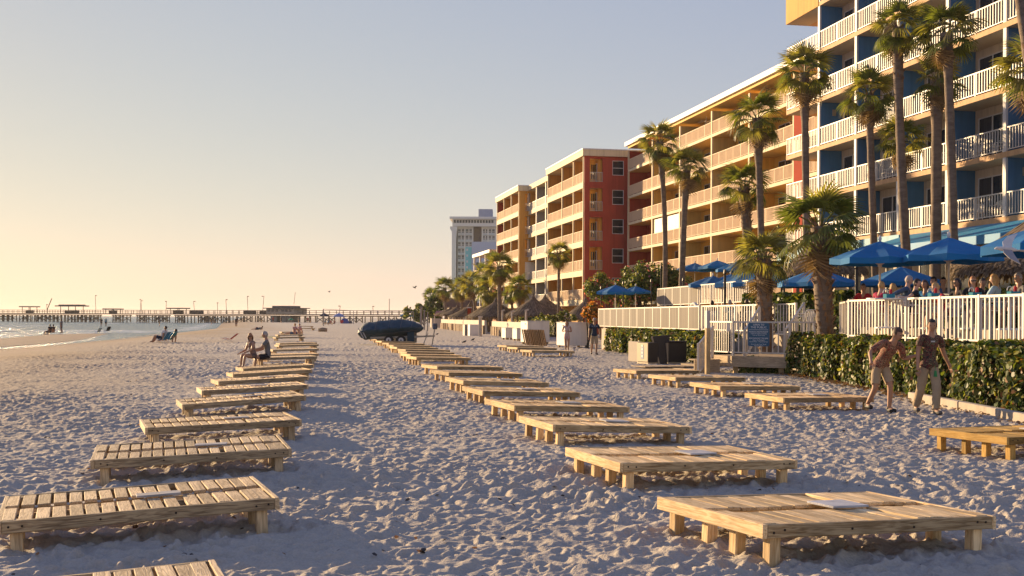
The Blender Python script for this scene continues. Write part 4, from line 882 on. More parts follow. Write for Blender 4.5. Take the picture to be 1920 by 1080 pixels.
for i, (px, y0, y1, D) in enumerate([(1359, 515, 592, 47), (1281, 528, 575, 66), (1239, 505, 545, 72), (1221, 530, 575, 70), (1168.5, 534, 578, 72), (1127, 543, 578, 74), (1606, 505, 575, 36)]):
    a, c = at(px, y0, D), at(px, y1, D); t = thing('torch_pole', ['thick black pole in front of the clustered umbrellas', 'thin black pole at the corner of the upper fence', 'slender black pole beside the grey palm trunk', 'brown pole beside the flowering bush', 'slim pole in front of the blue umbrella pair', 'dark pole at the start of the screened fence', 'brown pole under the umbrella by the leaning palm'][i], 'pole', (c.x, c.y, TZ), 0, 'dark poles along the terrace fences')
    b = MB(); h = a.z - TZ; b.tube([(0, 0, 0), (0, 0, h)], .05 if i in (0, 6) else .035, 8); obj('pole', b.mesh('pole', BLK), t)
    b = MB(); b.lathe([(.03, h), (.07, h + .05), (.05, h + .2), (.0, h + .22)], 8); obj('torch_head', b.mesh('torch_head', BLK), t)

# ------------------------------------------------------------------ thatched roofs
THA = leafmat('thatch_straw', (.20, .145, .095), .1, .45, .9); THD = mat('thatch_core', (.11, .08, .055), .95, .3, 4)
def thatch(px, py_apex, D, R, rise, zb, label, n=1400, peak=True):
    p = at(px, py_apex, D); zr = p.z - rise; t = thing('thatched_hut', label, 'hut', (p.x, p.y, zb), random.uniform(0, 1), 'thatched palm leaf shelters')
    b = MB(); b.lathe([(0.02, rise * .97), (R * .2, rise * .72), (R * .6, rise * .33), (R * .96, .02), (R * .93, -.1), (R * .5, .18)], 18, c=(0, 0, zr - zb), jit=.02); obj('roof_core', b.mesh('roof_core', THD), t)
    V = []; Fq = []
    for i in range(int(n * 1.7)):
        a = rng.uniform(0, 6.283); f0 = rng.uniform(0, 1) ** .6; L = rng.uniform(.25, .5) * (R * .35 + .3)
        r0 = R * f0 * .98; z0 = rise * (1 - f0) ** 1.15 + .04; f1 = f0 + L / R; r1 = R * min(f1, 1.03); z1 = rise * max(0, 1 - f1) ** 1.15 - max(0, f1 - 1) * R * .8 + rng.uniform(-.05, .07)
        w = rng.uniform(.010, .032) * (R ** .5); da = rng.uniform(-.06, .06)
        ca, sa = math.cos(a), math.sin(a); cb, sb = math.cos(a + da), math.sin(a + da); o = len(V)
        V += [(r0 * ca - w * sa, r0 * sa + w * ca, z0), (r0 * ca + w * sa, r0 * sa - w * ca, z0), (r1 * cb + w * sb * .6, r1 * sb - w * cb * .6, z1), (r1 * cb - w * sb * .6, r1 * sb + w * cb * .6, z1)]; Fq.append((o, o + 1, o + 2, o + 3))
    V = np.array(V); V[:, 2] += zr - zb; stuff(obj('thatch', npmesh('thatch', V, np.array(Fq), THA), t))
    if peak: b = MB(); b.lathe([(.0, rise + R * .16), (R * .05, rise + R * .05), (R * .13, rise * .86)], 8, c=(0, 0, zr - zb), jit=.1); obj('peak_cap', b.mesh('peak_cap', THD), t)
    q = max(.07, R * .035)
    for a in (.7, 2.3, 3.9, 5.5): b = MB(); b.tube([(R * .6 * math.cos(a), R * .6 * math.sin(a), 0), (R * .6 * math.cos(a), R * .6 * math.sin(a), zr - zb + .25)], q, 7); obj('post', b.mesh('post', PILE), t)
    return t
thatch(1545, 428, 48, 1.75, 1.75, TZ, 'thatched hut with steep grey cone behind the leaning palm', 2600)
thatch(1968, 385, 36, 2.9, 1.9, TZ, 'large dark thatched bar roof behind the diners at photo edge', 4200, False)
for i, (px, py, D, R, rise) in enumerate([(1000, 558, 118, 3.0, 1.75), (1022, 558, 126, 2.7, 1.6), (1098, 562, 100, 2.2, 1.6), (930, 564, 140, 3.4, 1.9), (915, 566, 150, 3.0, 1.9), (882, 571, 165, 3.3, 1.7), (858, 575, 175, 2.7, 1.2), (845, 577, 185, 2.4, 1.0)]):
    thatch(px, py, D, R, rise, 0, ['thatched shelter by the green bush, wider one under the single tall palm', 'thatched shelter half hidden behind the wider one by the tall palm', 'thatched shelter at the foot of the red hotel block', 'thatched shelter at the foot of the tallest far palm', 'thatched shelter just behind the tallest far palm', 'thatched shelter in front of the brown roofed building', 'small thatched shelter beside the pink awning', 'smallest thatched shelter at the far end of the wall'][i], 700)
pk = at(832, 583, 190); aw = thing('pink_awning', 'faded pink awning beside the small thatched shelters', 'awning', (pk.x, pk.y, 0)); b = MB()
b.add([(-1.6, 0, 2.1), (1.6, 0, 2.1), (1.3, 2, 2.8), (-1.3, 2, 2.8), (-1.6, .05, 1.95), (1.6, .05, 1.95), (1.3, 2, 2.65), (-1.3, 2, 2.65)], [(0, 1, 2, 3), (7, 6, 5, 4), (0, 4, 5, 1), (1, 5, 6, 2), (3, 7, 4, 0)]); obj('canvas', b.mesh('canvas', mat('pink_canvas', (.30, .13, .10), .8)), aw)
for x in (-1.5, 1.5): b = MB(); b.tube([(x, .1, 0), (x, .1, 2.2)], .08, 6); obj('post', b.mesh('post', POLE), aw)
op = at(880, 583, 160); oc = thing('painted_column', 'orange painted column among the thatched shelters', 'column', (op.x, op.y, 0)); obj('shaft', boxmesh('shaft', .5, .5, 3.0, REDO), oc); b = MB(); b.box(-.35, .35, -.35, .35, 3.001, 3.15); obj('cap', b.mesh('cap', WHITE), oc)

# ------------------------------------------------------------------ leaf clouds: hedges and bushes
def leafcloud(name, P, size, mats, mi, parent, out=None, k=7, flat=.9):
    n = len(P); s_ = size * rng.uniform(.65, 1.3, n)
    nrm = rng.normal(size=(n, 3)); nrm /= np.linalg.norm(nrm, axis=1)[:, None]
    if out is not None: nrm = nrm * .75 + out; nrm /= np.linalg.norm(nrm, axis=1)[:, None] + 1e-9
    a = np.cross(nrm, rng.normal(size=(n, 3))); a /= np.linalg.norm(a, axis=1)[:, None]; c = np.cross(nrm, a)
    V = np.zeros((n, k, 3))
    for j in range(k):
        t = 2 * math.pi * (j + .5) / k; bend = .18 * math.cos(t) ** 2
        V[:, j] = P + s_[:, None] * (a * math.cos(t) + c * math.sin(t) * flat - nrm * bend)
    return stuff(obj(name, npmesh(name, V.reshape(-1, 3), np.arange(n * k).reshape(n, k), mats, mi), parent))
LG = [leafmat('leaf_dark_green', (.045, .075, .016), .3, .4), leafmat('leaf_mid_green', (.105, .135, .025), .4, .4), leafmat('leaf_yellow_green', (.24, .225, .05), .45, .35), leafmat('leaf_brown', (.20, .095, .035), .3, .4)]
CORE_BARK = mat('core_and_branches', (.035, .028, .018), .9, .4, 6)
def pick(n, w): return rng.choice(len(w), n, p=np.array(w) / sum(w))
def hedge(label, pts, h, dep, n, size, w, z0=0.0, singles=0):
    t = thing('hedge', label, 'hedge', (pts[0][0], pts[0][1], z0)); segs = []; tot = 0
    for a, c in zip(pts, pts[1:]): L = math.dist(a, c); segs.append((a, c, L)); tot += L
    b = MB()
    for a, c, L in segs:
        dx, dy = (c[0] - a[0]) / L, (c[1] - a[1]) / L; nx, ny = -dy, dx          # inland side
        if nx < 0: nx, ny = -nx, -ny
        ox, oy = a[0] - pts[0][0], a[1] - pts[0][1]; k = max(2, int(L / .7)); row = []
        for i in range(k + 1):
            f_ = i / k; hh = h * rng.uniform(.68, .82); q0 = rng.uniform(.18, .3); q1 = dep * rng.uniform(.75, .9)
            row.append([(ox + dx * L * f_ + nx * u, oy + dy * L * f_ + ny * u, z) for u, z in ((q0, .05), (q0 * .9, hh * .6), (q0 + .15, hh), (q1 - .1, hh), (q1, .05))])
        o = len(b.v)
        for r_ in row: b.v += r_
        for i in range(k):
            for j in range(4): b.f.append((o + i * 5 + j, o + i * 5 + j + 1, o + (i + 1) * 5 + j + 1, o + (i + 1) * 5 + j)); b.m.append(0)
    obj('inner_core', b.mesh('inner_core', CORE_BARK), t)  # dark solid core added inside the hedge to block light between leaves
    Ps, Os = [], []
    for a, c, L in segs:
        m = int(n * L / tot); dx, dy = (c[0] - a[0]) / L, (c[1] - a[1]) / L; nx, ny = -dy, dx
        if nx < 0: nx, ny = -nx, -ny
        f_ = rng.uniform(0, 1, m); sidef = rng.uniform(0, 1, m); bump_ = .13 * np.sin(f_ * L * 2.1 + 1) + .1 * np.sin(f_ * L * 5.3)
        front = sidef < .58; u = np.where(front, np.abs(rng.normal(0, .11, m)) - bump_ * .8, rng.uniform(0, dep, m)); zz = np.where(front, h * rng.uniform(.02, 1, m) ** .8, h + bump_ * .6 - np.abs(rng.normal(0, .09, m)))
        u = np.where(front, u + .12 * (zz / h) ** 4, u)
        Ps.append(np.stack([a[0] - pts[0][0] + dx * L * f_ + nx * u, a[1] - pts[0][1] + dy * L * f_ + ny * u, zz], -1))
        Os.append(np.stack([np.where(front, -nx, 0), np.where(front, -ny, 0), np.where(front, .25, 1)], -1))
    P = np.concatenate(Ps); O = np.concatenate(Os)
    leafcloud('foliage', P, size, LG, pick(len(P), w), t, O)
    if singles:
        lm = []
        for m in LG[:3]:
            b = MB(); R = size * 1.25
            b.add([(0, -R * .9, 0), (R * .8, -R * .45, .12 * R), (R * .95, R * .25, .16 * R), (0, R, -.15 * R), (-R * .95, R * .25, .16 * R), (-R * .8, -R * .45, .12 * R), (0, 0, -.05 * R)], [(0, 1, 6), (1, 2, 6), (2, 3, 6), (3, 4, 6), (4, 5, 6), (5, 0, 6)]); lm.append(b.mesh('leaf', m))
        sel = [i for i in np.argsort(P[:, 1])[: len(P)] if abs(O[i, 2] - .25) < .01]
        step = max(1, len(sel) // singles)
        for i in sel[::step][:singles]:
            q = P[i] + O[i] * .07; d = Vector(O[i]) + Vector(rng.normal(0, .45, 3)); obj('leaf', lm[rng.integers(0, 3)], t, q, d.to_track_quat('Z', 'Y').to_euler())
    return t
hedge('leafy sea grape hedge below the dining terrace fence, behind the walking men', [(8.62, 36.2), (8.92, 29), (9.12, 23), (9.25, 18.5)], 1.2, 1.0, 21000, .052, (.34, .36, .22, .08), singles=290)
hedge('far low hedge running under the grey screened fence', [(4.95, 61), (6.95, 44.5), (7.35, 41.5)], 1.12, .85, 11000, .075, (.3, .36, .28, .06))
hedge('scrubby low plants under the wooden landing', [(7.3, 37.2), (8.5, 36.3)], .38, .5, 900, .06, (.3, .4, .25, .05))
hedge('dark clipped hedge behind the lower seating of the terrace', [(9.9, 50), (11.6, 41)], 1.5, .8, 5000, .09, (.5, .4, .1, 0), TZ)
hedge('dark green hedge behind the diners below the white veranda', [(13.6, 40), (15.2, 29)], 1.45, .8, 5000, .08, (.5, .4, .1, 0), TZ)
def bush(name, label, px, py, D, rx, rz, n, size, w, zb=0.0, flowers=None, nf=0):
    p = at(px, py, D); t = thing(name, label, 'bush', (p.x, p.y, zb)); cz = p.z - zb
    b = MB()
    for i in range(7): a = rng.uniform(0, 6.28); q = rx * rng.uniform(.2, .7); b.tube([(rng.uniform(-.2, .2), rng.uniform(-.2, .2), 0), (q * .5 * math.cos(a), q * .5 * math.sin(a), cz * .5), (q * math.cos(a), q * math.sin(a), cz * 1.05)], [.06, .045, .02], 5)
    obj('branches', b.mesh('branches', CORE_BARK), t)
    cl = []
    for i in range(26):
        a = rng.uniform(0, 6.28); q = rx * math.sqrt(rng.uniform(0, 1)); cl.append((q * math.cos(a), q * math.sin(a) * .6, cz + rz * rng.uniform(-1, 1) * math.sqrt(max(.05, 1 - (q / rx) ** 2)), rng.uniform(.22, .4) * min(rx, rz * 1.3)))
    cl = np.array(cl); ci = rng.integers(0, len(cl), n); d = rng.normal(size=(n, 3)); d /= np.linalg.norm(d, axis=1)[:, None]
    P = cl[ci, :3] + d * (cl[ci, 3] * rng.uniform(.55, 1.1, n))[:, None]; P[:, 2] = np.maximum(P[:, 2], .05)
    leafcloud('foliage', P, size, LG, pick(n, w), t, d, 4, .45)
    if flowers: ix = rng.choice(n, nf); leafcloud('flowers', P[ix] + d[ix] * .1, size * .9, flowers, np.zeros(nf, int), t, d[ix], 5, 1)
    return t
PINK = leafmat('pink_petals', (.55, .16, .18), .4, .3); ORAN = leafmat('orange_leaves', (.48, .19, .03), .4, .4)
bush('flowering_bush', 'large loose oleander bush with pink flowers beside red block', 1150, 545, 79, 1.9, 1.25, 5200, .12, (.3, .42, .25, .03), TZ, PINK, 130)
bush('flowering_bush', 'tall oleander bush with pink flowers behind the brown pole', 1205, 536, 76, 1.7, 1.4, 5200, .12, (.34, .42, .22, .02), TZ, PINK, 150)
bush('flowering_bush', 'oleander bush with few flowers beside the grey palm trunk', 1252, 534, 75, 1.3, 1.3, 4200, .12, (.34, .44, .2, .02), TZ, PINK, 70)
bush('orange_bush', 'rounded bush of orange and green leaves behind the man in navy', 1106, 585, 67, .55, .58, 2600, .07, (.2, .3, .2, .3), 0, ORAN, 900)
bush('green_bush', 'low yellow green bush on top of the large white cabinets', 1048, 594, 80, 1.35, .42, 3600, .07, (.3, .4, .28, .02), .6, leafmat('white_petals', (.6, .5, .4)), 40)
bush('green_bush', 'round green bush beyond the boat by the far posts', 795, 588, 230, 4.3, 1.7, 2600, .3, (.35, .4, .25, 0), 0)
bush('green_bush', 'small green bush by the orange pilaster of yellow hotel', 1468, 446, 74, .5, .9, 700, .1, (.3, .4, .2, .1), UZ)
b_ = hedge('clipped low hedge along the lawn behind the low white walls', [(.2, 124), (3.6, 104)], 1.7, 1.2, 4500, .08, (.3, .4, .3, 0))
# leaf litter
n = 900; D_ = rng.uniform(19, 37, n); X_ = np.interp(D_, [18.5, 25, 29, 36.2], [8.72, 8.75, 8.85, 8.55]) - np.abs(rng.normal(0, .28, n)) + .15
stuff(leafcloud('leaf_litter', np.stack([X_, D_, rng.uniform(.01, .05, n)], -1), .045, [LG[3], leafmat('litter_pale', (.3, .2, .1), .1)], pick(n, (.6, .4)), None, np.tile([0, 0, 1.2], (n, 1)), 5))

n = 420; D2 = np.exp(rng.uniform(math.log(6), math.log(45), n)); X2 = rng.uniform(-.44, .40, n) * D2
DEB = leafmat('dark_debris', (.05, .035, .025), .05)
stuff(leafcloud('beach_debris', np.stack([X2, D2, rng.uniform(.0, .035, n)], -1), .022, [DEB, LG[3]], pick(n, (.7, .3)), None, np.tile([0, 0, 1.2], (n, 1)), 5))

# ------------------------------------------------------------------ palms
TRK = mat('palm_trunk_bark', (.17, .125, .09), .9, .35, 2.5, bump=.8, bscale=9, stretch=(1, 1, 3)); BOOT = mat('palm_leaf_bases', (.22, .13, .07), .9, .35, 3)
FG = [leafmat('palm_leaf_green', (.115, .135, .03), .45, .35, .45), leafmat('palm_leaf_olive', (.21, .19, .05), .5, .35, .45)]; FD = leafmat('dry_palm_leaf', (.26, .17, .085), .2, .35, .8)
def frond_mesh(seed, mts, droop=.22, n=22):
    r = random.Random(seed); b = MB()
    L0 = .62; b.tube([(0, 0, 0), (L0 * .5, 0, .03), (L0, 0, 0)], [.018, .014, .01], 4)
    for i in range(n):
        a = math.radians(-105 + 210 * (i + .5) / n); cx = L0 + .10 * math.cos(a) * .3
        L = (.66 - .08 * abs(a) / 2.0) * r.uniform(.88, 1.06); w = .024
        ca, sa = math.cos(a), math.sin(a); fold = .30 * abs(sa)
        def P(f_, s_): 
            rr = L * f_; z = fold * rr * (1 - .5 * f_) - droop * f_ ** 2.6 * (1 + .5 * abs(sa)) * 1.2 + (.012 if s_ == 0 else 0)
            return (L0 + rr * ca - s_ * sa * w, rr * sa + s_ * ca * w, z - .05 * rr * ca)
        j = r.uniform(.9, 1.1)
        b.add([P(.03, -.4), P(.03, .4), P(.45, 1.25 * j), P(.45, -1.25 * j), P(.78, .8), P(.78, -.8), P(1.0, 0)], [(0, 1, 2, 3), (3, 2, 4, 5), (5, 4, 6)], 0)
    return b.mesh('frond', mts)
FM = [frond_mesh(i, FG[i % 2], .16 + .08 * (i % 3)) for i in range(6)]; FDm = [frond_mesh(20 + i, FD, .5, 18) for i in range(2)]
def trunk_mesh(pts, r0, r1, boots):
    k = 26; b = MB(); P = []
    for i in range(k + 1):
        f_ = i / k; a = (1 - f_) ** 2; c = 2 * f_ * (1 - f_); d = f_ * f_; P.append(pts[0] * a + pts[1] * c + pts[2] * d)
    R = [(r0 + (r1 - r0) * (i / k)) * (1 + .05 * math.sin(i * 2.7) + random.uniform(-.04, .04)) * (1.35 if i == 0 else 1.12 if i == 1 else 1) for i in range(k + 1)]
    nb = int(k * boots)
    for i in range(k - nb, k + 1): R[i] *= 1.18 + .25 * (i - k + nb) / max(1, nb)
    b.tube(P, R, 10); me = b.mesh('trunk', TRK, True)
    q = MB()
    for i in range(k - nb, k):
        for j in range(7):
            a = j * .9 + i * 1.7; p = P[i]; rr = R[i]; u = Vector((math.cos(a), math.sin(a), 0)); t = Vector((-u.y, u.x, 0)) * .055
            z = (P[i + 1].z - P[i].z) * random.uniform(0, 1); o = p + Vector((0, 0, z)); L = random.uniform(.14, .3)
            q.add([o + u * rr * .7 - t, o + u * rr * .7 + t, o + u * (rr + L * .35) + t * .5 + Vector((0, 0, L)), o + u * (rr + L * .35) - t * .5 + Vector((0, 0, L)), o + u * rr * .6 + Vector((0, 0, L * .6))], [(0, 1, 2, 3), (1, 4, 2), (0, 3, 4), (3, 2, 4)])
    return me, (q.mesh('leaf_bases', BOOT) if nb else None)
def palm(label, crown, base, R, r0, r1, nf=22, boots=.2, bow=(0, 0), dead=7, zb=TZ, D=None, low=-48):
    c = at(crown[0], crown[1], D); bs = at(base[0], base[1], D); bs.z = zb
    if base[1] < 400: pass
    t = thing('palm_tree', label, 'palm tree', bs, 0, 'fan palms'); top = c - bs
    bx = at(base[0], base[1], D); f_ = (bx.z - zb)
    mid = Vector((top.x * .5 + bow[0], top.y * .5 + bow[1], top.z * .5)); me, bt = trunk_mesh([Vector((0, 0, -.2)), mid, top], r0, r1, boots)
    tr = obj('trunk', me, t)
    if bt: obj('leaf_bases', bt, t)
    r = random.Random(int(crown[0] * 7 + crown[1])); s_ = R / 1.18; go = 2.39996
    for i in range(nf):
        f_ = (i + .5) / nf; el = math.radians(86 - (86 - low) * f_ ** .92 + r.uniform(-9, 9)); az = i * go + r.uniform(-.3, .3)
        obj('frond', FM[r.randrange(6)], t, top + Vector((math.cos(az) * .08, math.sin(az) * .08, -.1 * f_)), (r.uniform(-.5, .5), -el, az), scale=s_ * r.uniform(.85, 1.12))
    for i in range(dead):
        az = r.uniform(0, 6.28); obj('dead_frond', FDm[i % 2], t, top + Vector((0, 0, -.25)), (r.uniform(-.6, .6), math.radians(r.uniform(58, 80)), az), scale=s_ * r.uniform(.75, .95))
    return t
palm('tall thin grey palm in front of the end of the yellow hotel', (1236, 266), (1243, 540), 1.32, .16, .15, D=70, bow=(.5, 0), low=-55)
palm('tall palm leaning inland, second in front of yellow hotel', (1288, 313), (1277, 500), 1.4, .19, .17, D=68, bow=(-.1, 0), low=-40, boots=.22)
palm('tall palm with shaggy neck above the yellow hotel balconies', (1420, 222), (1434, 470), 1.45, .17, .17, D=58, low=-45, boots=.2)
palm('medium palm with thick shaggy trunk behind the fat palm', (1394, 350), (1416, 500), 1.4, .2, .2, D=60, low=-35, boots=.55)
palm('tall palm at the corner of the blue hotel', (1508, 138), (1516, 400), 1.42, .17, .17, D=54, low=-50, boots=.17)
palm('thick shaggy palm leaning beside the hedge, with large low crown', (1537, 425), (1552, 632), 1.36, .205, .185, D=34, low=-42, boots=.92, zb=.2, nf=27, dead=8)
palm('short fat shaggy palm behind the blue sign and gate', (1431, 487), (1438, 600), 1.16, .195, .185, D=40, low=-30, boots=.92, zb=.3, nf=27, dead=8)
palm('palm in front of blue hotel, just inland of the thick leaning palm', (1629, 178), (1645, 450), 1.2, .15, .15, D=50, low=-45, boots=.15)
palm('very tall leaning palm reaching the top floor of blue hotel', (1683, 52), (1712, 460), 1.22, .20, .16, D=48, bow=(-.25, 0), low=-55)
palm('very tall palm with widest crown before the blue hotel', (1775, 62), (1794, 460), 1.35, .17, .165, D=46, bow=(.05, 0), low=-35, boots=.14)
palm('tall palm with brown collar between the two tallest palms', (1757, 150), (1754, 460), 1.2, .23, .2, D=49, low=-40, boots=.16)
palm('lower palm with thin trunk behind the tall leaning palm', (1690, 262), (1696, 470), 1.25, .13, .12, D=54, low=-30, boots=.1)
palm('palm crown entering from the photo edge beside the umbrella', (1936, 128), (1946, 470), 1.3, .16, .16, D=38, low=-40, boots=.15)
palm('palm trunk at the upper corner of the photo', (1903, -95), (1998, 470), 1.3, .14, .15, D=36, low=-30, boots=.3, nf=20, dead=2)
palm('single palm in front of the red hotel block', (1048, 476), (1047, 575), 1.35, .14, .13, nf=26, D=106, zb=0, low=-60, boots=.08)
palm('tallest palm of the far group by the thatched shelters', (936, 500), (938, 588), 2.0, .25, .22, nf=24, D=128, zb=0, low=-60, boots=.1)
palm('palm with double head beside the grey link of hotel', (974, 538), (975, 590), 1.7, .2, .2, nf=24, D=132, zb=0, low=-60, boots=.1)
palm('smaller palm crown just behind the one by grey link', (958, 550), (965, 590), 1.2, .16, .15, nf=24, D=138, zb=0, low=-60, boots=0)
palm('dense palm crown behind the tallest far palm', (908, 516), (915, 590), 2.0, .25, .2, nf=24, D=152, zb=0, low=-65, boots=.1)
palm('broad drooping palm beside the tallest far palm', (918, 540), (921, 590), 2.1, .25, .2, nf=24, D=146, zb=0, low=-70, boots=.1)
palm('palm leaning inland before the brown roofed building', (884, 532), (889, 588), 2.0, .25, .2, nf=24, D=162, zb=0, low=-65, boots=.1, bow=(.6, 0))
palm('thin palm before the brown roofed building', (866, 540), (866, 590), 1.9, .16, .15, nf=26, D=172, zb=0, low=-65, boots=0)
palm('spiky feathery palm standing alone against the pale sky', (834, 541), (836, 592), 2.2, .24, .2, nf=28, D=205, zb=0, low=-45, boots=.1)
palm('small palm at the seaward end of the far trees', (808, 556), (810, 592), 1.9, .2, .18, nf=24, D=235, zb=0, low=-50, boots=0)
bush('green_tree', 'dense dark green tree between the far palms', 826, 567, 225, 2.3, 2.2, 2600, .32, (.5, .4, .1, 0), 0)
# ------------------------------------------------------------------ people
SKIN = {k: mat('skin_' + k, c, .55, .08, 8, spec=.35) for k, c in {'fair': (.52, .31, .21), 'tan': (.40, .215, .13), 'brown': (.24, .12, .07)}.items()}
HAIR = {k: mat('hair_' + k, c, .6, .3, 20, stretch=(1, 1, .2)) for k, c in {'dark': (.018, .012, .01), 'brown': (.07, .035, .018), 'blonde': (.46, .27, .10), 'grey': (.34, .29, .25), 'ginger': (.36, .15, .05)}.items()}
def cloth(name, c): return mat('cloth_' + name, c, .9, .12, 6, bump=.25, bscale=25)
EYE = mat('eye', (.02, .015, .012), .3); SHOE = mat('black_shoe', (.02, .018, .018), .6); SHADES = mat('sunglasses', (.012, .012, .014), .15, spec=.7)
QUEUE = []; WEAR = []
def dv(x, y, z): return Vector((x, y, z)).normalized()
def skin_obj(name, pts, edges, rad, m, parent, lvl):
    me = bpy.data.meshes.new(name); me.from_pydata(pts, edges, []); me.materials.append(m); o = obj(name, me, parent)
    md = o.modifiers.new('skin', 'SKIN'); md.use_smooth_shade = True; md.branch_smoothing = .6
    if not me.skin_vertices: me.skin_vertices.new()
    sv = me.skin_vertices[0].data
    for i, r in enumerate(rad): sv[i].radius = r if hasattr(r, '__len__') else (r, r); sv[i].use_root = (i == 0)
    s = o.modifiers.new('sub', 'SUBSURF'); s.levels = lvl; s.render_levels = lvl
    return o
def person(label, loc, rz, h=1.72, lean=(0, 0, 0), pelvis=None, armR=None, armL=None, legR=None, legL=None, skin='tan', hair='dark', long=False, hat=None,
           shirt=None, sleeves=.6, pants=None, plen=.8, shoes=None, gaze=(0, 1, 0), shades=False, lvl=1, fingers=False, group=None, belly=1.0):
    """one standing, walking or sitting figure; local +y is where the person faces"""
    t = thing('person', label, 'person', loc, rz, group); S_ = h
    aR = armR or (dv(.12, .0, -1), dv(.05, .15, -1)); aL = armL or (dv(-.12, .0, -1), dv(-.05, .15, -1)); gR = legR or (dv(.03, .03, -1), dv(0, -.03, -1)); gL = legL or (dv(-.03, .03, -1), dv(0, -.03, -1))
    if pelvis is None: pelvis = max(-(g[0].z * .245 + g[1].z * .235) for g in (gR, gL)) + .043 + .005
    else: pelvis = pelvis / h
    M = Euler((-math.radians(lean[0]), math.radians(lean[1]), math.radians(lean[2]))).to_matrix(); o = Vector((0, 0, pelvis))
    def up(x, y, z): return (o + M @ Vector((x, y, z - .53)))
    gz = Vector(gaze).normalized()
    P = {'pel': o, 'wai': up(0, .0, .60), 'che': up(0, .0, .70), 'uch': up(0, -.003, .785), 'nec': up(0, -.002, .845)}
    hd = (M @ Vector((0, 0, 1)) * .55 + Vector((0, 0, .45))).normalized(); fw = (gz - hd * gz.dot(hd) * .6).normalized()
    P['jaw'] = P['nec'] + hd * .034 + fw * .017; P['hea'] = P['nec'] + hd * .086 + fw * .014; P['cro'] = P['hea'] + hd * .06
    for s, nm, a, g in ((1, 'R', aR, gR), (-1, 'L', aL, gL)):
        P['sh' + nm] = up(s * .105, -.004, .80); P['el' + nm] = P['sh' + nm] + a[0] * .168; P['wr' + nm] = P['el' + nm] + a[1] * .142; P['ha' + nm] = P['wr' + nm] + a[1] * .045
        P['hi' + nm] = o + Vector((s * .05, 0, -.025)); P['kn' + nm] = P['hi' + nm] + g[0] * .235; P['an' + nm] = P['kn' + nm] + g[1] * .232
        ft = Vector((s * .12, 1, 0)).normalized() if len(g) < 3 else g[2]
        P['to' + nm] = P['an' + nm] + ft * .085 + Vector((0, 0, -.022)); P['he' + nm] = P['an' + nm] + Vector((0, 0, -.02)) - ft * .015
    R = {'pel': .072 * belly, 'wai': .066 * belly, 'che': .074, 'uch': .064, 'nec': .035, 'jaw': .030}
    for nm in 'RL': R.update({'sh' + nm: .037, 'el' + nm: .0245, 'wr' + nm: .0165, 'ha' + nm: .021, 'hi' + nm: .056, 'kn' + nm: .0335, 'an' + nm: .0225, 'to' + nm: .018})
    E = [('pel', 'wai'), ('wai', 'che'), ('che', 'uch')]
    for nm in 'RL': E += [('uch', 'sh' + nm), ('sh' + nm, 'el' + nm), ('el' + nm, 'wr' + nm), ('wr' + nm, 'ha' + nm), ('pel', 'hi' + nm), ('hi' + nm, 'kn' + nm), ('kn' + nm, 'an' + nm), ('an' + nm, 'to' + nm)]
    def build(name, keys, edges, m, grow=0.0, override={}, extra={}):
        Q = {**P, **extra}; ks = list(keys); ix = {k: i for i, k in enumerate(ks)}
        return skin_obj(name, [Q[k] * S_ for k in ks], [(ix[a], ix[b]) for a, b in edges], [override.get(k, R.get(k, .03)) * S_ + grow for k in ks], m, t, lvl)
    keys = ['pel', 'wai', 'che', 'uch'] + [a + nm for nm in 'RL' for a in ('sh', 'el', 'wr', 'ha', 'hi', 'kn', 'an', 'to')]
    body = build('body', keys, E, SKIN[skin])
    ex = MB(); side = hd.cross(fw).normalized(); hc = P['hea'] * S_; fr = fw - hd * fw.dot(hd); fr.normalize()
    def headp(u, f, s, k=1.0):                              # point of the head: u up, f forward, s sideways on the unit sphere
        low = max(0.0, -u); w = 1 - .30 * low ** 1.3; fs = f * (1 - (.10 if f > 0 else .35) * low) + .12 * low * (f > -.3)
        if f > .75 and -.05 < u < .16: fs -= .035           # shallow eye hollow
        return hc + (side * s * .0445 * w + fr * fs * .0555 + hd * u * .066) * S_ * k
    nn, mm = 18, 12
    hv = [headp(math.cos(math.pi * i / mm), math.sin(math.pi * i / mm) * math.cos(2 * math.pi * j / nn), math.sin(math.pi * i / mm) * math.sin(2 * math.pi * j / nn)) for i in range(mm + 1) for j in range(nn)]
    ex.add(hv, [(i * nn + j, i * nn + (j + 1) % nn, (i + 1) * nn + (j + 1) % nn, (i + 1) * nn + j) for i in range(mm) for j in range(nn)])
    nb = headp(.02, 1, 0); w = .008 * S_; ex.add([nb + hd * .006 * S_, nb - hd * .026 * S_ - side * w, nb - hd * .026 * S_ + side * w, nb - hd * .021 * S_ + fr * .015 * S_], [(0, 1, 3), (0, 3, 2), (1, 2, 3)])
    for s in (-1, 1): ex.ball(hc + side * s * .044 * S_ - hd * .004 * S_ - fr * .006 * S_, (.007 * S_, .012 * S_, .017 * S_), 6)
    nk = [P['uch'] - (P['nec'] - P['uch']) * .3, P['uch'].lerp(P['nec'], .55), P['nec'], P['hea'] - hd * .03 - fr * .006]; ex.tube([q * S_ for q in nk], [.056 * S_, .043 * S_, .034 * S_, .034 * S_], 12)
    if fingers:
        for nm, a in (('R', aR), ('L', aL)):
            d = a[1]; q = d.cross(Vector((0, 0, 1))); q = q.normalized() if q.length > .2 else Vector((0, 1, 0)); cu = d.cross(q).normalized(); p = P['ha' + nm] * S_
            for f_ in range(4):
                b0 = p + q * (f_ - 1.5) * .02 + d * .02; L = (.07, .08, .075, .058)[f_]
                ex.tube([b0, b0 + d * L * .55 + cu * .006, b0 + d * L + cu * .026], [.0095, .0085, .0065], 6)
            b0 = p - q * .028 - d * .015; ex.tube([b0, b0 - q * .022 + d * .028, b0 - q * .022 + d * .06 + cu * .012], [.012, .01, .008], 6)
    QUEUE.append((body, ex))
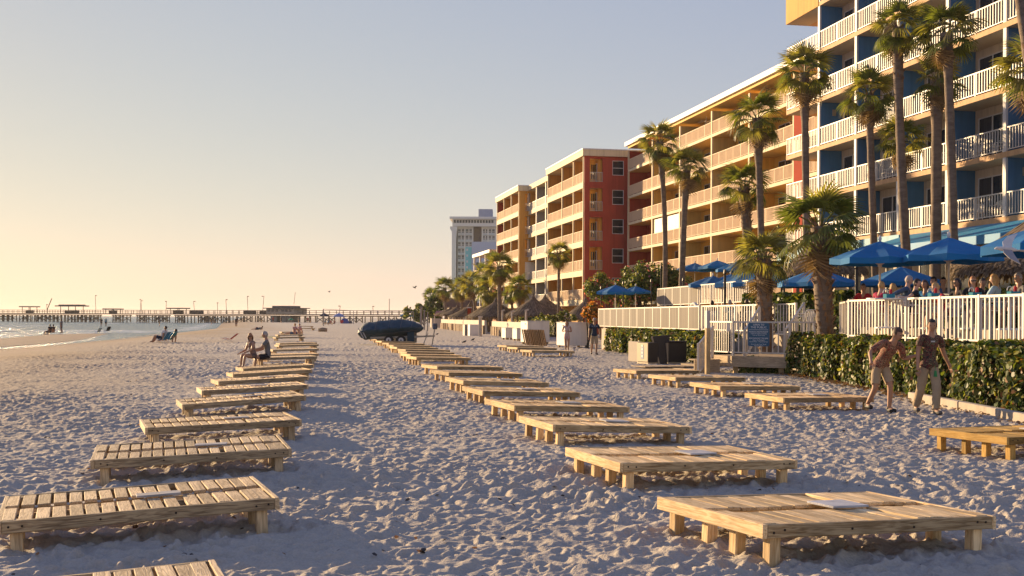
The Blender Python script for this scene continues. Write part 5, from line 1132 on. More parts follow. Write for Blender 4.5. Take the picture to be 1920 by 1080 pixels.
    PS = {k: v * S_ for k, v in P.items()}
    if shirt: WEAR.append((body, t, 'shirt', shirt, PS, sleeves, S_))
    if pants: WEAR.append((body, t, 'trousers' if plen > 1 else 'shorts', pants, PS, plen, S_))
    if shoes:
        for nm in 'RL':
            b = MB(); a, c2 = P['he' + nm] * S_, P['to' + nm] * S_
            b.tube([a - (c2 - a) * .15, a, a.lerp(c2, .55), c2, c2 + (c2 - a) * .14], [.02, .042, .043, .042, .02], 8); b.tube([P['an' + nm] * S_ + Vector((0, 0, .03)), a], [.042, .042], 8); obj('shoe', b.mesh('shoe', shoes, True), t)
    # hair: a cap that leaves the face free
    b = MB(); n, m_ = 20, 12; V = []; rr_ = random.Random(hash(label) % 9999)
    for i in range(m_ + 1):
        for j in range(n):
            ph = math.pi * i / m_; th = 2 * math.pi * j / n; f_ = math.sin(ph) * math.cos(th); s_ = math.sin(ph) * math.sin(th); u = math.cos(ph); k = (1.075 if long else 1.10) + rr_.uniform(-.03, .06)
            q = headp(u, f_, s_, k)
            if long and u < .15: q = q - hd * (.15 - u) * .085 * S_ + (side * s_ * .012 - fr * .012) * S_
            V.append(q)
    Fc = []
    for i in range(m_):
        for j in range(n):
            ph = math.pi * (i + .5) / m_; th = 2 * math.pi * (j + .5) / n; f_ = math.sin(ph) * math.cos(th); s_ = abs(math.sin(ph) * math.sin(th)); u = math.cos(ph)
            if f_ > .22 and u < .5: continue
            if not long and (u < -.42 or (u < -.02 and f_ > -.12)): continue
            Fc.append((i * n + j, i * n + (j + 1) % n, (i + 1) * n + (j + 1) % n, (i + 1) * n + j))
    if hair: b.add(V, Fc); obj('hair', b.mesh('hair', HAIR[hair], True), t)
    if hat: b = MB(); b.lathe([(.0, .07 * S_), (.05 * S_, .055 * S_), (.066 * S_, .01 * S_), (.068 * S_, -.005)], 12, c=hc); b.beam(hc + fw * .05 * S_ + hd * .005, hc + fw * .125 * S_, .1 * S_, .008 * S_); obj('cap', b.mesh('cap', hat, True), t)
    if shades: b = MB(); e0 = headp(.05, 1, 0) + fr * .004 * S_; b.beam(e0 - side * .036 * S_, e0 + side * .036 * S_, .010 * S_, .020 * S_, up=hd); obj('sunglasses', b.mesh('sunglasses', SHADES), t)
    else:
        for s in (-1, 1): b = MB(); b.ball(headp(.05, .90, s * .40), .0055 * S_, 6); obj('eye', b.mesh('eye', EYE), t)
    b = MB(); mc = headp(-.48, .86, 0); b.beam(mc - side * .013 * S_ - fr * .001, mc + side * .013 * S_ - fr * .001, .006 * S_, .006 * S_); obj('mouth', b.mesh('mouth', mat('lips', (.30, .12, .09), .5)), t)
    return t, P, S_
BONES = [('pel', 'wai'), ('wai', 'che'), ('che', 'uch'), ('uch', 'nec'), ('nec', 'jaw')] + [q for nm in 'RL' for q in (('uch', 'sh' + nm), ('sh' + nm, 'el' + nm), ('el' + nm, 'wr' + nm), ('wr' + nm, 'ha' + nm), ('pel', 'hi' + nm), ('hi' + nm, 'kn' + nm), ('kn' + nm, 'an' + nm), ('an' + nm, 'to' + nm))]
def garment(kind, me, PS, cut, S_):
    """cloth shell lifted off the body surface, looser towards its hems"""
    n = len(me.vertices); co = np.zeros(n * 3); no = np.zeros(n * 3); me.vertices.foreach_get('co', co); me.vertices.foreach_get('normal', no); co = co.reshape(-1, 3); no = no.reshape(-1, 3)
    best = np.full(n, 1e9); bi = np.zeros(n, int); bt = np.zeros(n)
    for i, (a, c) in enumerate(BONES):
        A = np.array(PS[a]); d = np.array(PS[c]) - A; t = np.clip((co - A) @ d / max(d @ d, 1e-9), 0, 1); q = np.linalg.norm(co - A - t[:, None] * d, axis=1) * (1.0 if a[:2] not in ('sh', 'el') else .92)
        m = q < best; best[m] = q[m]; bi[m] = i; bt[m] = t[m]
    ins = np.zeros(n, bool); off = np.full(n, .010)
    for i, (a, c) in enumerate(BONES):
        m = bi == i
        if kind == 'shirt':
            if i < 3 or a == 'uch' and c != 'nec' or (a == 'pel'): ins |= m; off[m] = .014 if a != 'pel' or i == 0 else .024
            elif a == 'uch': ins |= m & (bt < .45)
            elif a[:2] == 'sh': ins |= m & (bt < cut); off[m] = .011 + .012 * bt[m]
            elif a[:2] == 'el': ins |= m & (bt < cut - 1); off[m] = .011
            elif a[:2] == 'hi': ins |= m & (bt < .13); off[m] = .027
            if i == 0: off[m] = .014 + .010 * (1 - bt[m])
        else:
            if a == 'pel' and c != 'wai': ins |= m; off[m] = .008
            elif i == 0: ins |= m & (bt < .35); off[m] = .006
            elif a[:2] == 'hi': ins |= m & (bt < cut); off[m] = .010 + .014 * bt[m]
            elif a[:2] == 'kn': ins |= m & (bt < cut - 1); off[m] = .024 + .004 * bt[m]
    wr = .004 * np.sin(co[:, 2] * 60 + co[:, 0] * 35) * np.sin(co[:, 0] * 48 + co[:, 1] * 40)
    V = co + no * ((off + wr * (kind != 'x')) * (S_ / 1.7))[:, None]
    F_ = [p.vertices[:] for p in me.polygons if sum(ins[v] for v in p.vertices) >= len(p.vertices) - 1]
    used = sorted({v for f in F_ for v in f}); ix = {v: i for i, v in enumerate(used)}
    b = MB(); b.add([V[v] for v in used], [tuple(ix[v] for v in f) for f in F_]); return b
def finish_people():
    bpy.context.view_layer.update(); dg = bpy.context.evaluated_depsgraph_get(); got = {}
    for o, ex in QUEUE:
        me = bpy.data.meshes.new_from_object(o.evaluated_get(dg)); me.name = o.name; got[o] = me
    for o, t, kind, m, PS, cut, S_ in WEAR:
        obj(kind, garment(kind, got[o], PS, cut, S_).mesh(kind, m, True), t)
    for o, ex in QUEUE:
        me = got[o]
        bm = bmesh.new(); bm.from_mesh(me); vs = [bm.verts.new(v) for v in ex.v]
        for f in ex.f:
            try: bm.faces.new([vs[i] for i in f])
            except ValueError: pass
        bmesh.ops.recalc_face_normals(bm, faces=bm.faces[:]); bm.to_mesh(me); bm.free()
        o.modifiers.clear(); o.data = me
        for p in me.polygons: p.use_smooth = True
KHAKI = cloth('khaki', (.36, .27, .17)); NAVY = cloth('navy', (.02, .03, .055)); TEAL = cloth('teal', (.03, .20, .26)); RED = cloth('red', (.42, .02, .03)); BLACK = cloth('black', (.016, .016, .02)); LBLUE = cloth('light_blue', (.36, .50, .56)); PINKC = cloth('pale_pink', (.55, .40, .36)); GREYC = cloth('grey', (.16, .15, .14)); DENIM = cloth('denim', (.05, .085, .15)); WHC = cloth('white', (.62, .58, .54)); BLUEC = cloth('blue', (.02, .16, .32)); STRIPE = printmat('cloth_striped', [(.5, .2, .15), (.6, .5, .45), (.45, .12, .1), (.5, .4, .38)], 9)
FLORAL = printmat('cloth_floral_red', [(.03, .022, .016), (.09, .04, .025), (.30, .05, .035), (.36, .24, .13), (.05, .05, .03), (.22, .05, .03)], 17); FLORAL2 = printmat('cloth_floral_dark', [(.012, .014, .012), (.03, .028, .02), (.20, .022, .02), (.018, .02, .014), (.24, .16, .08), (.03, .035, .02)], 17)
# the two men walking under the hedge
p = gnd(1650, 771); mA, PA, _ = person('stooping man in red floral shirt, khaki shorts and black shoes walking by the hedge', (p.x, p.y, 0), math.pi + .30, 1.76, (38, -8, 0), None,
    (dv(.72, -.3, -.55), dv(.30, .55, -.6)), (dv(-.40, -.25, -.85), dv(-.35, .85, .25)), (dv(.12, .12, -1), dv(.02, -.75, -1)), (dv(-.07, .42, -1), dv(-.02, -.12, -1)), 'tan', 'brown', shirt=FLORAL, sleeves=.85, pants=KHAKI, plen=.86, shoes=SHOE, gaze=(-.3, .55, -.95), lvl=2, fingers=True, belly=1.08)
p = gnd(1741, 775); mB, PB, sB = person('upright young man in dark floral shirt and long khaki trousers walking by the hedge', (p.x, p.y, 0), math.pi + .12, 1.76, (3, -3, 0), None,
    (dv(.22, .02, -1), dv(.10, .22, -1)), (dv(-.42, -.35, -1), dv(-.55, -.1, -1)), (dv(.07, -.16, -1), dv(.04, -.50, -1)), (dv(-.02, .30, -1), dv(.05, .02, -1)), 'tan', 'dark', shirt=FLORAL2, sleeves=.62, pants=KHAKI, plen=1.92, shoes=mat('grey_shoe', (.09, .08, .075), .7), gaze=(.25, .8, -.5), lvl=2, fingers=True)
b = MB(); q = PB['che'] * sB; b.box(q.x - .02, q.x + .05, q.y + .135, q.y + .15, q.z + .1, q.z + .125); obj('name_badge', b.mesh('name_badge', WHITE), mB)
b = MB(); q = PB['pel'] * sB; b.tube([(q.x - .06, q.y + .15, q.z - .02), (q.x - .05, q.y + .16, q.z - .12)], .004, 5); b.tube([(q.x - .05, q.y + .16, q.z - .12), (q.x - .05, q.y + .16, q.z - .23)], [.02, .035], 8); obj('green_tag', b.mesh('green_tag', mat('green_plastic', (.02, .22, .06), .4)), mB)
# woman by the cabinet and the man in navy
p = gnd(1063, 659); person('young woman in pale top and pink shorts standing by the white cabinet, looking down', (p.x, p.y, 0), math.pi - .15, 1.60, (5, 0, 0), None, (dv(.25, .1, -1), dv(-.55, .8, .15)), (dv(-.25, .1, -1), dv(.55, .8, .1)), (dv(.0, .05, -1), dv(-.06, -.05, -1)), (dv(.0, .02, -1), dv(.05, -.05, -1)), 'tan', 'brown', True, shirt=PINKC, sleeves=.1, pants=cloth('pink', (.55, .34, .32)), plen=.42, gaze=(.1, .8, -.6), lvl=1, fingers=True)
p = gnd(1114, 664.5); tt, PP, ss = person('man in navy T-shirt and khaki shorts walking out by the orange bush', (p.x, p.y, 0), math.pi + .1, 1.74, (4, 0, 0), None, (dv(.22, -.05, -1), dv(.1, .2, -1)), (dv(-.22, .05, -1), dv(-.1, .2, -1)), (dv(.03, -.05, -1), dv(.02, -.35, -1)), (dv(-.03, .14, -1), dv(0, -.04, -1)), 'tan', 'grey', shirt=NAVY, sleeves=.6, pants=KHAKI, plen=.9, shoes=SHOE, gaze=(0, .9, -.4), lvl=1, fingers=True, belly=1.1)
b = MB()
for k_, w_ in ((0, .05), (1, .04), (2, .05)): b.box(-.14 + k_ * .11, -.14 + k_ * .11 + w_ + .03, .142, .148, .745 * ss, .745 * ss + .07)
obj('shirt_print', b.mesh('shirt_print', mat('faded_print', (.12, .16, .22), .8)), tt)
# couple on the lounger
c1 = gnd(492, 671, .30); SITR = (dv(.12, 1, .05), dv(.05, .05, -1)); SITL = (dv(-.12, 1, .05), dv(-.05, .05, -1))
person('man in dark grey T-shirt sitting on a lounger with his arm towards the woman', (c1.x + .12, c1.y + .35, 0), math.pi / 2 + .2, 1.76, (8, 0, 0), .385, (dv(.15, .35, -.9), dv(.1, .95, -.25)), (dv(-.2, .6, -.75), dv(-.1, .95, -.2)), (dv(.1, 1, -.02), dv(.05, .25, -1)), (dv(-.2, 1, -.1), dv(-.05, .15, -1)), 'tan', 'grey', shirt=GREYC, sleeves=.6, pants=BLACK, plen=.8, gaze=(.1, 1, 0), lvl=1, fingers=True)
person('woman with blonde hair and sunglasses sitting at the end of the lounger beside the man', (c1.x - .32, c1.y + .05, 0), math.pi / 2 + .75, 1.66, (10, 3, 0), .385, (dv(.1, .35, -.9), dv(-.25, .9, -.3)), (dv(-.2, .4, -.9), dv(.3, .9, -.4)), (dv(.06, 1, .15), dv(.0, .12, -1)), (dv(-.08, 1, .12), dv(.0, .2, -1)), 'tan', 'ginger', True, shirt=cloth('taupe', (.22, .15, .12)), sleeves=.05, pants=cloth('floral_shorts', (.16, .11, .09)), plen=.5, gaze=(-.75, .5, -.1), shades=True, lvl=1, fingers=True)
b = MB(); cp = at(459.5, 656, 40.2); cup = thing('drink_cup', 'pale drink cup held out by the seated woman', 'cup', cp); b.lathe([(.0, 0), (.035, 0), (.045, .13), (.04, .13), (.03, .02)], 10); obj('cup_body', b.mesh('cup_body', WHITE, True), cup)
# diners
DZ2 = 1.5
struct(prism('dining_deck', [(9.75, 32.5), (10.75, 23), (11.2, 18), (14.5, 18), (13.3, 33)], 1.0, DZ2, PAVE))
def diner(px, py, D, face, label, **kw):
    q = at(px, py, D); h = 1.70; pz = q.z - .475 * h
    ar = kw.pop('armR', (dv(.3, .45, -.9), dv(-.35, .95, .05))); al = kw.pop('armL', (dv(-.3, .45, -.9), dv(.35, .95, .05)))
    person(label, (q.x, q.y, 0), face, h, kw.pop('lean', (6, 0, 0)), pz, ar, al, SITR, SITL, group='diners on the terrace', **kw); SEATS.append((q.x, q.y, pz - .10, face, label))
SEATS = []; PIH = math.pi / 2
diner(1620, 531, 33.5, 2.6, 'diner in red shirt half hidden beside the brown pole', skin='tan', hair='dark', shirt=RED)
diner(1649, 527, 31, -1.0, 'diner with fair hair in magenta red top by the umbrella pole', skin='fair', hair='blonde', shirt=cloth('magenta', (.36, .02, .07)))
diner(1678, 530, 31, .3, 'blonde diner seen from behind between two men', skin='fair', hair='blonde', long=True, shirt=WHC)
diner(1698, 516, 29.6, -PIH - .5, 'grey haired man in blue checked shirt stretching an arm over the fence', skin='fair', hair='grey', shirt=DENIM, sleeves=1.6, armR=(dv(.55, -.75, -.4), dv(.1, -.9, -.35)), fingers=True)
diner(1713, 522, 29.0, -PIH - .2, 'dark haired man in black T-shirt leaning his arm on the fence', skin='fair', hair='dark', shirt=BLACK, armR=(dv(.6, -.7, -.45), dv(.5, -.8, -.05)), gaze=(.3, .8, .3), fingers=True)
diner(1738, 524, 29.8, PIH + .6, 'woman with brown hair in blue top turned sideways', skin='tan', hair='brown', long=True, shirt=BLUEC)
diner(1755, 518, 30.5, PIH + .5, 'dark haired woman resting chin beside man in red', skin='tan', hair='dark', shirt=DENIM)
diner(1768, 519, 31.2, 2.9, 'black haired diner directly behind the man in red', skin='tan', hair='dark', shirt=GREYC)
diner(1772, 526, 28.2, PIH + .2, 'man in bright red T-shirt bending over the table', skin='fair', hair='blonde', shirt=RED, lean=(22, 0, 0), armL=(dv(-.7, .4, -.6), dv(.2, .9, -.2)))
diner(1800, 521, 29, PIH + .3, 'dark haired woman in sunglasses and black top looking up', skin='tan', hair='dark', long=True, shirt=BLACK, shades=True, gaze=(0, .9, .3))
diner(1824, 516.5, 28, math.pi - .3, 'woman with wavy blonde hair and glasses in black top', skin='fair', hair='ginger', long=True, shirt=BLACK, shades=True, gaze=(0, .8, -.4))
diner(1840, 521, 28.8, math.pi, 'dark haired diner behind the woman with wavy hair', skin='tan', hair='dark', shirt=BLACK)
diner(1871, 512.5, 27.2, .9, 'long haired blonde woman in light blue jacket seen from behind', skin='fair', hair='blonde', long=True, shirt=LBLUE, sleeves=1.8)
diner(1915, 511, 26.6, PIH + .3, 'older grey haired man in sunglasses at the edge of photo', skin='tan', hair='grey', shirt=GREYC, shades=True)
for px, py, D, lab, sh, hr in ((1336, 563.5, 50, 'dark haired person seated behind the grey screened fence', BLACK, 'dark'), (1369, 562, 45.5, 'person in teal shirt seated with back against the picket fence', TEAL, 'grey'), (1401, 561, 45, 'person in dark shirt seated behind the picket fence', BLACK, 'brown')):
    q = at(px, py, D); person(lab, (q.x, q.y, 0), 0.2, 1.72, (2, 0, 0), q.z - .81, None, None, SITR, SITL, 'tan', hr, shirt=sh, pants=KHAKI); SEATS.append((q.x, q.y, q.z - .91, .2, lab))
q = at(1472, 305, 84.5); person('person in dark clothes standing on a yellow hotel balcony', (q.x + .5, q.y + .3, ZL[3] + .02), 2.2, 1.75, shirt=BLACK, pants=BLACK)
q = at(1088, 425, 126); person('person in dark clothes leaning on a balcony of red block', (8.2 - .3, 126, RZ[2] + .01), 1.6, 1.72, shirt=BLACK, pants=BLACK)
# far beachgoers
BEACH = 'beachgoers far down the sand'
def far_person(px, py, lab, sh, pa=None, rz=0.5, h=1.72, z=-.1, D=None, **kw):
    g = gnd(px, py, z) if D is None else at(px, py, D); person(lab, (g.x, g.y, z), rz, h, shirt=sh, pants=pa or NAVY, lvl=0, group=BEACH, **kw)
WALK = dict(legR=(dv(.03, .25, -1), dv(0, 0, -1)), legL=(dv(-.03, -.2, -1), dv(0, -.3, -1)))
far_person(443, 613, 'man in dark shirt standing alone on the sand before the pier', BLACK, GREYC, 3, z=-.15)
far_person(115, 624.5, 'wader standing beside the two seated people in the shallows', GREYC, BLACK, 1.5, z=-.4, **WALK)
far_person(190, 611.5, 'first of two waders standing together in the surf', BLACK, BLACK, .2, z=-.45); far_person(198.5, 611.5, 'second of two waders standing together, farther from the shore', TEAL, BLACK, .2, z=-.45)
far_person(299, 611.5, 'lone wader standing before the middle of the pier', GREYC, BLACK, 2, z=-.45)
far_person(396.5, 608.5, 'walker at the water edge below the pier, seaward of a pair', BLACK, BLACK, 1, z=-.4, **WALK); far_person(402.5, 606, 'walker close behind another at the water edge', TEAL, BLACK, 1, z=-.4)
far_person(491, 606.5, 'person in dark clothes standing under the pier by a crouching one', BLACK, BLACK, 2, z=-.2, D=300)
for i, (px, col_) in enumerate(((512, RED), (527, BLACK), (560, GREYC), (577, RED), (582, BLACK))): far_person(px, 604.5, ['person in red beside the pier house supports', 'person in black under the pier house', 'person in grey just past the pier house', 'person in red beyond the pier house near the net', 'person in black beside the net, by a person in red'][i], col_, BLACK, i, z=-.05, D=330)
for i, (px, py) in enumerate(((92, 627), (98.5, 627))):
    g = gnd(px, py, -.38); person(['seated person in low chair in the shallows, nearer the sea', 'seated person in low chair beside the wader'][i], (g.x, g.y, -.38), 1.3, 1.7, (-12, 0, 0), .34, None, None, (dv(.1, 1, .1), dv(0, .5, -1)), (dv(-.1, 1, .1), dv(0, .5, -1)), shirt=BLACK, pants=NAVY, lvl=0, group=BEACH)
def beach_chair(px, py, lab, m, z=0.0, rz=1.2, back=55):
    g = gnd(px, py, z); t = thing('beach_chair', lab, 'beach chair', (g.x, g.y, z), rz, 'low beach chairs'); b = MB()
    bx = math.radians(back)
    for s in (-.26, .26): b.tube([(s, .3, 0), (s, -.05, .3)], .014, 5); b.tube([(s, -.25, 0), (s, .25, .3)], .014, 5); b.tube([(s, -.18, .18), (s, -.18 - .62 * math.cos(bx), .18 + .62 * math.sin(bx))], .014, 5)
    obj('frame', b.mesh('frame', mat('chair_tube', (.5, .5, .5), .4)), t)
    b = MB(); b.beam((0, .3, .24), (0, -.18, .18), .5, .02); obj('seat', b.mesh('seat', m), t); b = MB(); b.beam((0, -.18, .18), (0, -.18 - .62 * math.cos(bx), .18 + .62 * math.sin(bx)), .5, .02); obj('backrest', b.mesh('backrest', m), t); return g
g = beach_chair(303, 642.5, 'blue beach chair under a reclining man on the dry sand', BLUEC, 0, 1.4); person('man in white top reclining in a beach chair on the sand', (g.x, g.y, 0), 1.4, 1.74, (-28, 0, 0), .33, None, None, (dv(.1, 1, .35), dv(0, .7, -1)), (dv(-.15, 1, .45), dv(0, .55, -1)), shirt=WHC, pants=NAVY, lvl=0, group=BEACH)
g = beach_chair(316, 641.5, 'teal beach chair tilted back beside the reclining man', TEAL, 0, 1.4); person('sunbather in teal towel lying back beside the man in white', (g.x, g.y + .2, 0), 1.4, 1.65, (-50, 0, 0), .3, None, None, (dv(.1, 1, .1), dv(0, 1, -.6)), (dv(-.15, 1, .2), dv(0, 1, -.7)), shirt=TEAL, pants=TEAL, lvl=0, group=BEACH)
beach_chair(427, 641, 'empty red and green beach chair facing the sea', cloth('coral', (.5, .09, .06)), 0, 1.5, 38)
beach_chair(200, 623, 'dark low beach chair by the tidal pool', BLACK, -.3, 1.0); beach_chair(182, 625.5, 'pale low chair near the tidal pool', LBLUE, -.38, 1.2)
for i, (px, py, col_) in enumerate(((549, 617.5, STRIPE), (557.5, 617, STRIPE))):
    q = gnd(px, py + 9, .27); person(['sunbather in red striped shirt sitting on a far lounger', 'sunbather in pale striped shirt sitting beside the one in red stripes'][i], (q.x, q.y + .6, 0), 1.1 + i * .3, 1.72, (-8, 0, 0), .36, (dv(.3, -.4, -.9), dv(0, -.2, -1)), (dv(-.3, -.4, -.9), dv(0, -.2, -1)), (dv(.1, 1, .1), dv(.1, 1, -.1)), (dv(-.1, 1, .1), dv(-.1, 1, -.15)), 'fair' if i else 'tan', 'ginger' if i == 0 else 'grey', shirt=col_, pants=DENIM, lvl=0, group=BEACH)
q = gnd(484, 618, .0); person('sunbather lying on the sand with a raised knee beyond the couple', (q.x, q.y, 0), 1.3, 1.7, (-75, 0, 0), .12, None, None, (dv(.1, 1, .7), dv(0, .5, -1)), (dv(-.1, 1, .05), dv(0, 1, -.1)), shirt=GREYC, pants=NAVY, lvl=0, group=BEACH)
lt = gnd(505, 634.5); tl = thing('beach_towel', 'lime green towel lying on the sand by a far lounger', 'towel', (lt.x, lt.y, .05), .4); b = MB(); b.add([(-.7 + .35 * i, y, .03 + .05 * ((i + j) % 2)) for j, y in enumerate((-.45, 0, .45)) for i in range(5)], [(j * 5 + i, j * 5 + i + 1, (j + 1) * 5 + i + 1, (j + 1) * 5 + i) for j in range(2) for i in range(4)]); obj('cloth', b.mesh('cloth', mat('lime_towel', (.45, .55, .06), .9)), tl)
lg_ = gnd(605, 622); l2 = thing('driftwood_log', 'short brown log lying on the sand between the lounger rows', 'log', (lg_.x, lg_.y, .15), .1); b = MB(); b.tube([(-.5, 0, .05), (0, .05, .1), (.5, 0, .05)], [.2, .24, .2], 8); obj('log', b.mesh('log', PILE, True), l2)
# far umbrellas, tents, net
def far_umbrella(px, py_apex, D, R, m, lab):
    p = at(px, py_apex, D); t = thing('beach_umbrella', lab, 'beach umbrella', (p.x, p.y, 0), 0, 'beach umbrellas far down the sand'); b = MB(); b.lathe([(0, 0), (R * .5, -R * .2), (R, -R * .55), (R * .97, -R * .6), (R * .5, -R * .25), (0, -.05)], 10, c=(0, 0, p.z)); obj('canopy', b.mesh('canopy', m, True), t)
    b = MB(); b.tube([(0, 0, 0), (0, 0, p.z)], .04, 5); obj('pole', b.mesh('pole', POLE), t)
far_umbrella(608, 586.8, 250, 1.25, NAVY, 'dark blue beach umbrella beside the net post'); far_umbrella(635.5, 586.8, 245, 1.4, cloth('periwinkle', (.22, .26, .45)), 'pale blue beach umbrella right of the net post'); far_umbrella(758, 587.5, 240, 1.0, BLUEC, 'blue beach umbrella behind the covered boat'); far_umbrella(775, 588, 230, 1.0, TEAL, 'green beach umbrella beside the far bush'); far_umbrella(546, 596.5, 300, .8, cloth('green', (.05, .25, .12)), 'small green beach umbrella under the pier')
for px, w_, lab, m in ((646, 2.2, 'small blue beach tent on the sand', cloth('tent_blue', (.05, .07, .22))), (656.5, 1.1, 'little dark tent beside the blue beach tent', NAVY)):
    g = gnd(px, 606.5); t = thing('beach_tent', lab, 'tent', (g.x, g.y, 0)); b = MB(); b.lathe([(0, w_ * .62), (w_ * .3, w_ * .55), (w_ * .48, w_ * .3), (w_ * .55, 0)], 10); obj('shell', b.mesh('shell', m, True), t); b = MB(); b.ball((-w_ * .25, -w_ * .48, w_ * .22), (w_ * .22, .08, w_ * .2), 8); obj('door_flap', b.mesh('door_flap', RED if w_ > 2 else m), t)
for i, (px, col_, rz) in enumerate(((609, TEAL, 1), (615, BLUEC, 2), (620, RED, 1.2), (627, cloth('maroon', (.2, .03, .03)), 2.2))):
    g = gnd(px, 608.5); person(['seated sunbather in teal by the net post', 'seated sunbather in blue by the net post', 'seated sunbather in red in front of the pale umbrella', 'seated sunbather in maroon beside the blue tent'][i], (g.x, g.y, 0), rz, 1.7, (-10, 0, 0), .3, None, None, (dv(.1, 1, .3), dv(0, .7, -1)), (dv(-.1, 1, .3), dv(0, .7, -1)), shirt=col_, pants=NAVY, lvl=0, group=BEACH)
GP = mat('grey_pole', (.25, .22, .2), .6)
na = at(606.5, 579, 215); nb_ = at(1005, 575, 60)
vt = thing('volleyball_net', 'volleyball net cord strung between thin posts beyond the loungers', 'net', (na.x, na.y, 0)); b = MB(); b.tube([(0, 0, 0), (0, 0, na.z)], .09, 6); obj('post', b.mesh('post', GP), vt)
ne = at(775, 584, 205); b = MB(); b.tube([(ne.x - na.x, ne.y - na.y, 0), (ne.x - na.x, ne.y - na.y, ne.z)], .07, 6); obj('post', b.mesh('post', GP), vt)
b = MB(); d_ = ne - na; pts = [(d_.x * k, d_.y * k, na.z - .05 + (ne.z - na.z) * k - .5 * k * (1 - k)) for k in np.linspace(0, 1, 14)]; b.tube(pts, .035, 4); obj('net_cord', b.mesh('net_cord', GP), vt)
for px, y0, y1, D, r, lab in ((730, 561, 592, 190, .05, 'tall thin pole standing behind the covered boat'), (789.5, 577, 606, 150, .14, 'grey wooden post at the far end of the wall'), (795.5, 583, 604, 160, .1, 'shorter grey post beside the far wall end'), (802, 586, 608, 150, .08, 'pale thin post near the white wall end'), (663, 583, 600, 280, .08, 'thin dark post before the pier'), (900.5, 596, 622, 106, .16, 'square white post standing in the sea wall')):
    a = at(px, y0, D); t = thing('post', lab, 'post', (a.x, a.y, 0)); b = MB(); b.tube([(0, 0, -.2), (0, 0, a.z)], r, 7); obj('shaft', b.mesh('shaft', GP if px != 900.5 else WL), t); b = MB(); b.box(-r * 1.3, r * 1.3, -r * 1.3, r * 1.3, a.z, a.z + r); obj('cap', b.mesh('cap', GP if px != 900.5 else WL), t)
for i, (px, py, D) in enumerate(((942, 583, 112), (960, 585, 106), (986.5, 582.5, 98))):
    a = at(px, py, D); t = thing('shower_post', ['pale post with angled head by the thatched shelters, nearest the tall palm', 'pale post with angled head, middle of three', 'pale post with angled head beside the large cabinet'][i], 'post', (a.x, a.y, 0), 0, 'pale posts with angled heads'); b = MB(); b.tube([(0, 0, 0), (0, 0, a.z)], .09, 6); obj('shaft', b.mesh('shaft', WL), t); b = MB(); b.beam((-.12, 0, a.z), (.22, 0, a.z + .1), .12, .14); obj('head', b.mesh('head', WL), t)

# ------------------------------------------------------------------ covered boat on its trailer
bo = at(733, 640, 73); bt = thing('covered_boat', 'small boat under a tight dark blue cover beside the middle lounger row', 'boat', (bo.x, 73, 0), -.06); sB_ = 73 / F
COVER = mat('blue_boat_cover', (.014, .042, .062), .62, .25, 2.5, bump=.6, bscale=5)
prof = [(673, 620, 630, .55), (677, 613, 634, .75), (683, 607.5, 636.3, .92), (692, 604, 637, 1.0), (706, 602, 637.5, 1.02), (722, 600.8, 636, 1.03), (737, 598.6, 634.5, 1.02), (746, 598, 633, 1.0), (760, 599.3, 630.5, .95), (772, 601.3, 627, .84), (780, 604, 625, .68), (787, 607.5, 622.5, .44), (791, 610.5, 620, .2), (794, 613, 616.5, .03)]
def pz(py): return HC + (594.4 - py) * sB_
xs_ = np.array([(a[0] - 733) * sB_ for a in prof]); zt_ = np.array([pz(a[1]) for a in prof]); zb_ = np.array([pz(a[2]) for a in prof]); hw_ = np.array([a[3] for a in prof])
nx_, na_ = 70, 26; V = []; xx = np.linspace(xs_[0], xs_[-1], nx_)
for i, x in enumerate(xx):
    T, B, H_ = np.interp(x, xs_, zt_), np.interp(x, xs_, zb_), np.interp(x, xs_, hw_)
    for j in range(na_):
        a = 2 * math.pi * j / na_; c, s = math.cos(a), math.sin(a); gz = B + (T - B) * .52; y = H_ * math.copysign(abs(c) ** .8, c) * (1 if s > 0 else 1 - .32 * abs(s))
        zz = gz + (T - gz) * (1 - abs(c) ** 1.25) if s > 0 else gz + (gz - B) * s
        wr = (.010 * math.sin(x * 5.5 + a * 3) + .012 * math.sin(x * 9 - a * 7 + 1) + .016 * math.sin(x * 17 + a * 11) + .03 * abs(math.sin(x * 2.6 + a * 1.5)) ) * min(1, H_ * 1.5) + (.035 * math.sin(a * 9 + 1) if x < xs_[3] else .0) * max(0, 1 - i / 14)
        V.append((x, y * (1 + wr * .5), zz + wr))
Q = [(i * na_ + j, i * na_ + (j + 1) % na_, (i + 1) * na_ + (j + 1) % na_, (i + 1) * na_ + j) for i in range(nx_ - 1) for j in range(na_)]
b = MB(); b.add(V, Q); b.add([V[j] for j in range(na_)], [tuple(range(na_))]); b.add([V[(nx_ - 1) * na_ + j] for j in range(na_)], [tuple(range(na_))[::-1]]); obj('cover', b.mesh('cover', COVER, True), bt)
for i0 in (20, 34, 47, 58):                                     # lashing lines over the cover, with a hem rope along its edge
    b = MB(); b.tube([(V[i0 * na_ + j][0], V[i0 * na_ + j][1] * 1.015, V[i0 * na_ + j][2] + .012) for j in range(0, na_ // 2 + 1)], .014, 5); obj('lashing_rope', b.mesh('lashing_rope', mat('grey_rope', (.10, .10, .11), .8)), bt)
for j0 in (na_ - 2, na_ // 2 + 2):
    b = MB(); b.tube([(V[i * na_ + j0][0], V[i * na_ + j0][1] * 1.02, V[i * na_ + j0][2] - .01 + .02 * math.sin(i * .9)) for i in range(4, nx_ - 5)], .016, 5); obj('hem_rope', b.mesh('hem_rope', MATS['grey_rope']), bt)
b = MB(); x0 = (766 - 733) * sB_; b.box(x0, x0 + .45, -.55, .55, .12, .8); obj('cover_skirt', b.mesh('cover_skirt', COVER), bt)
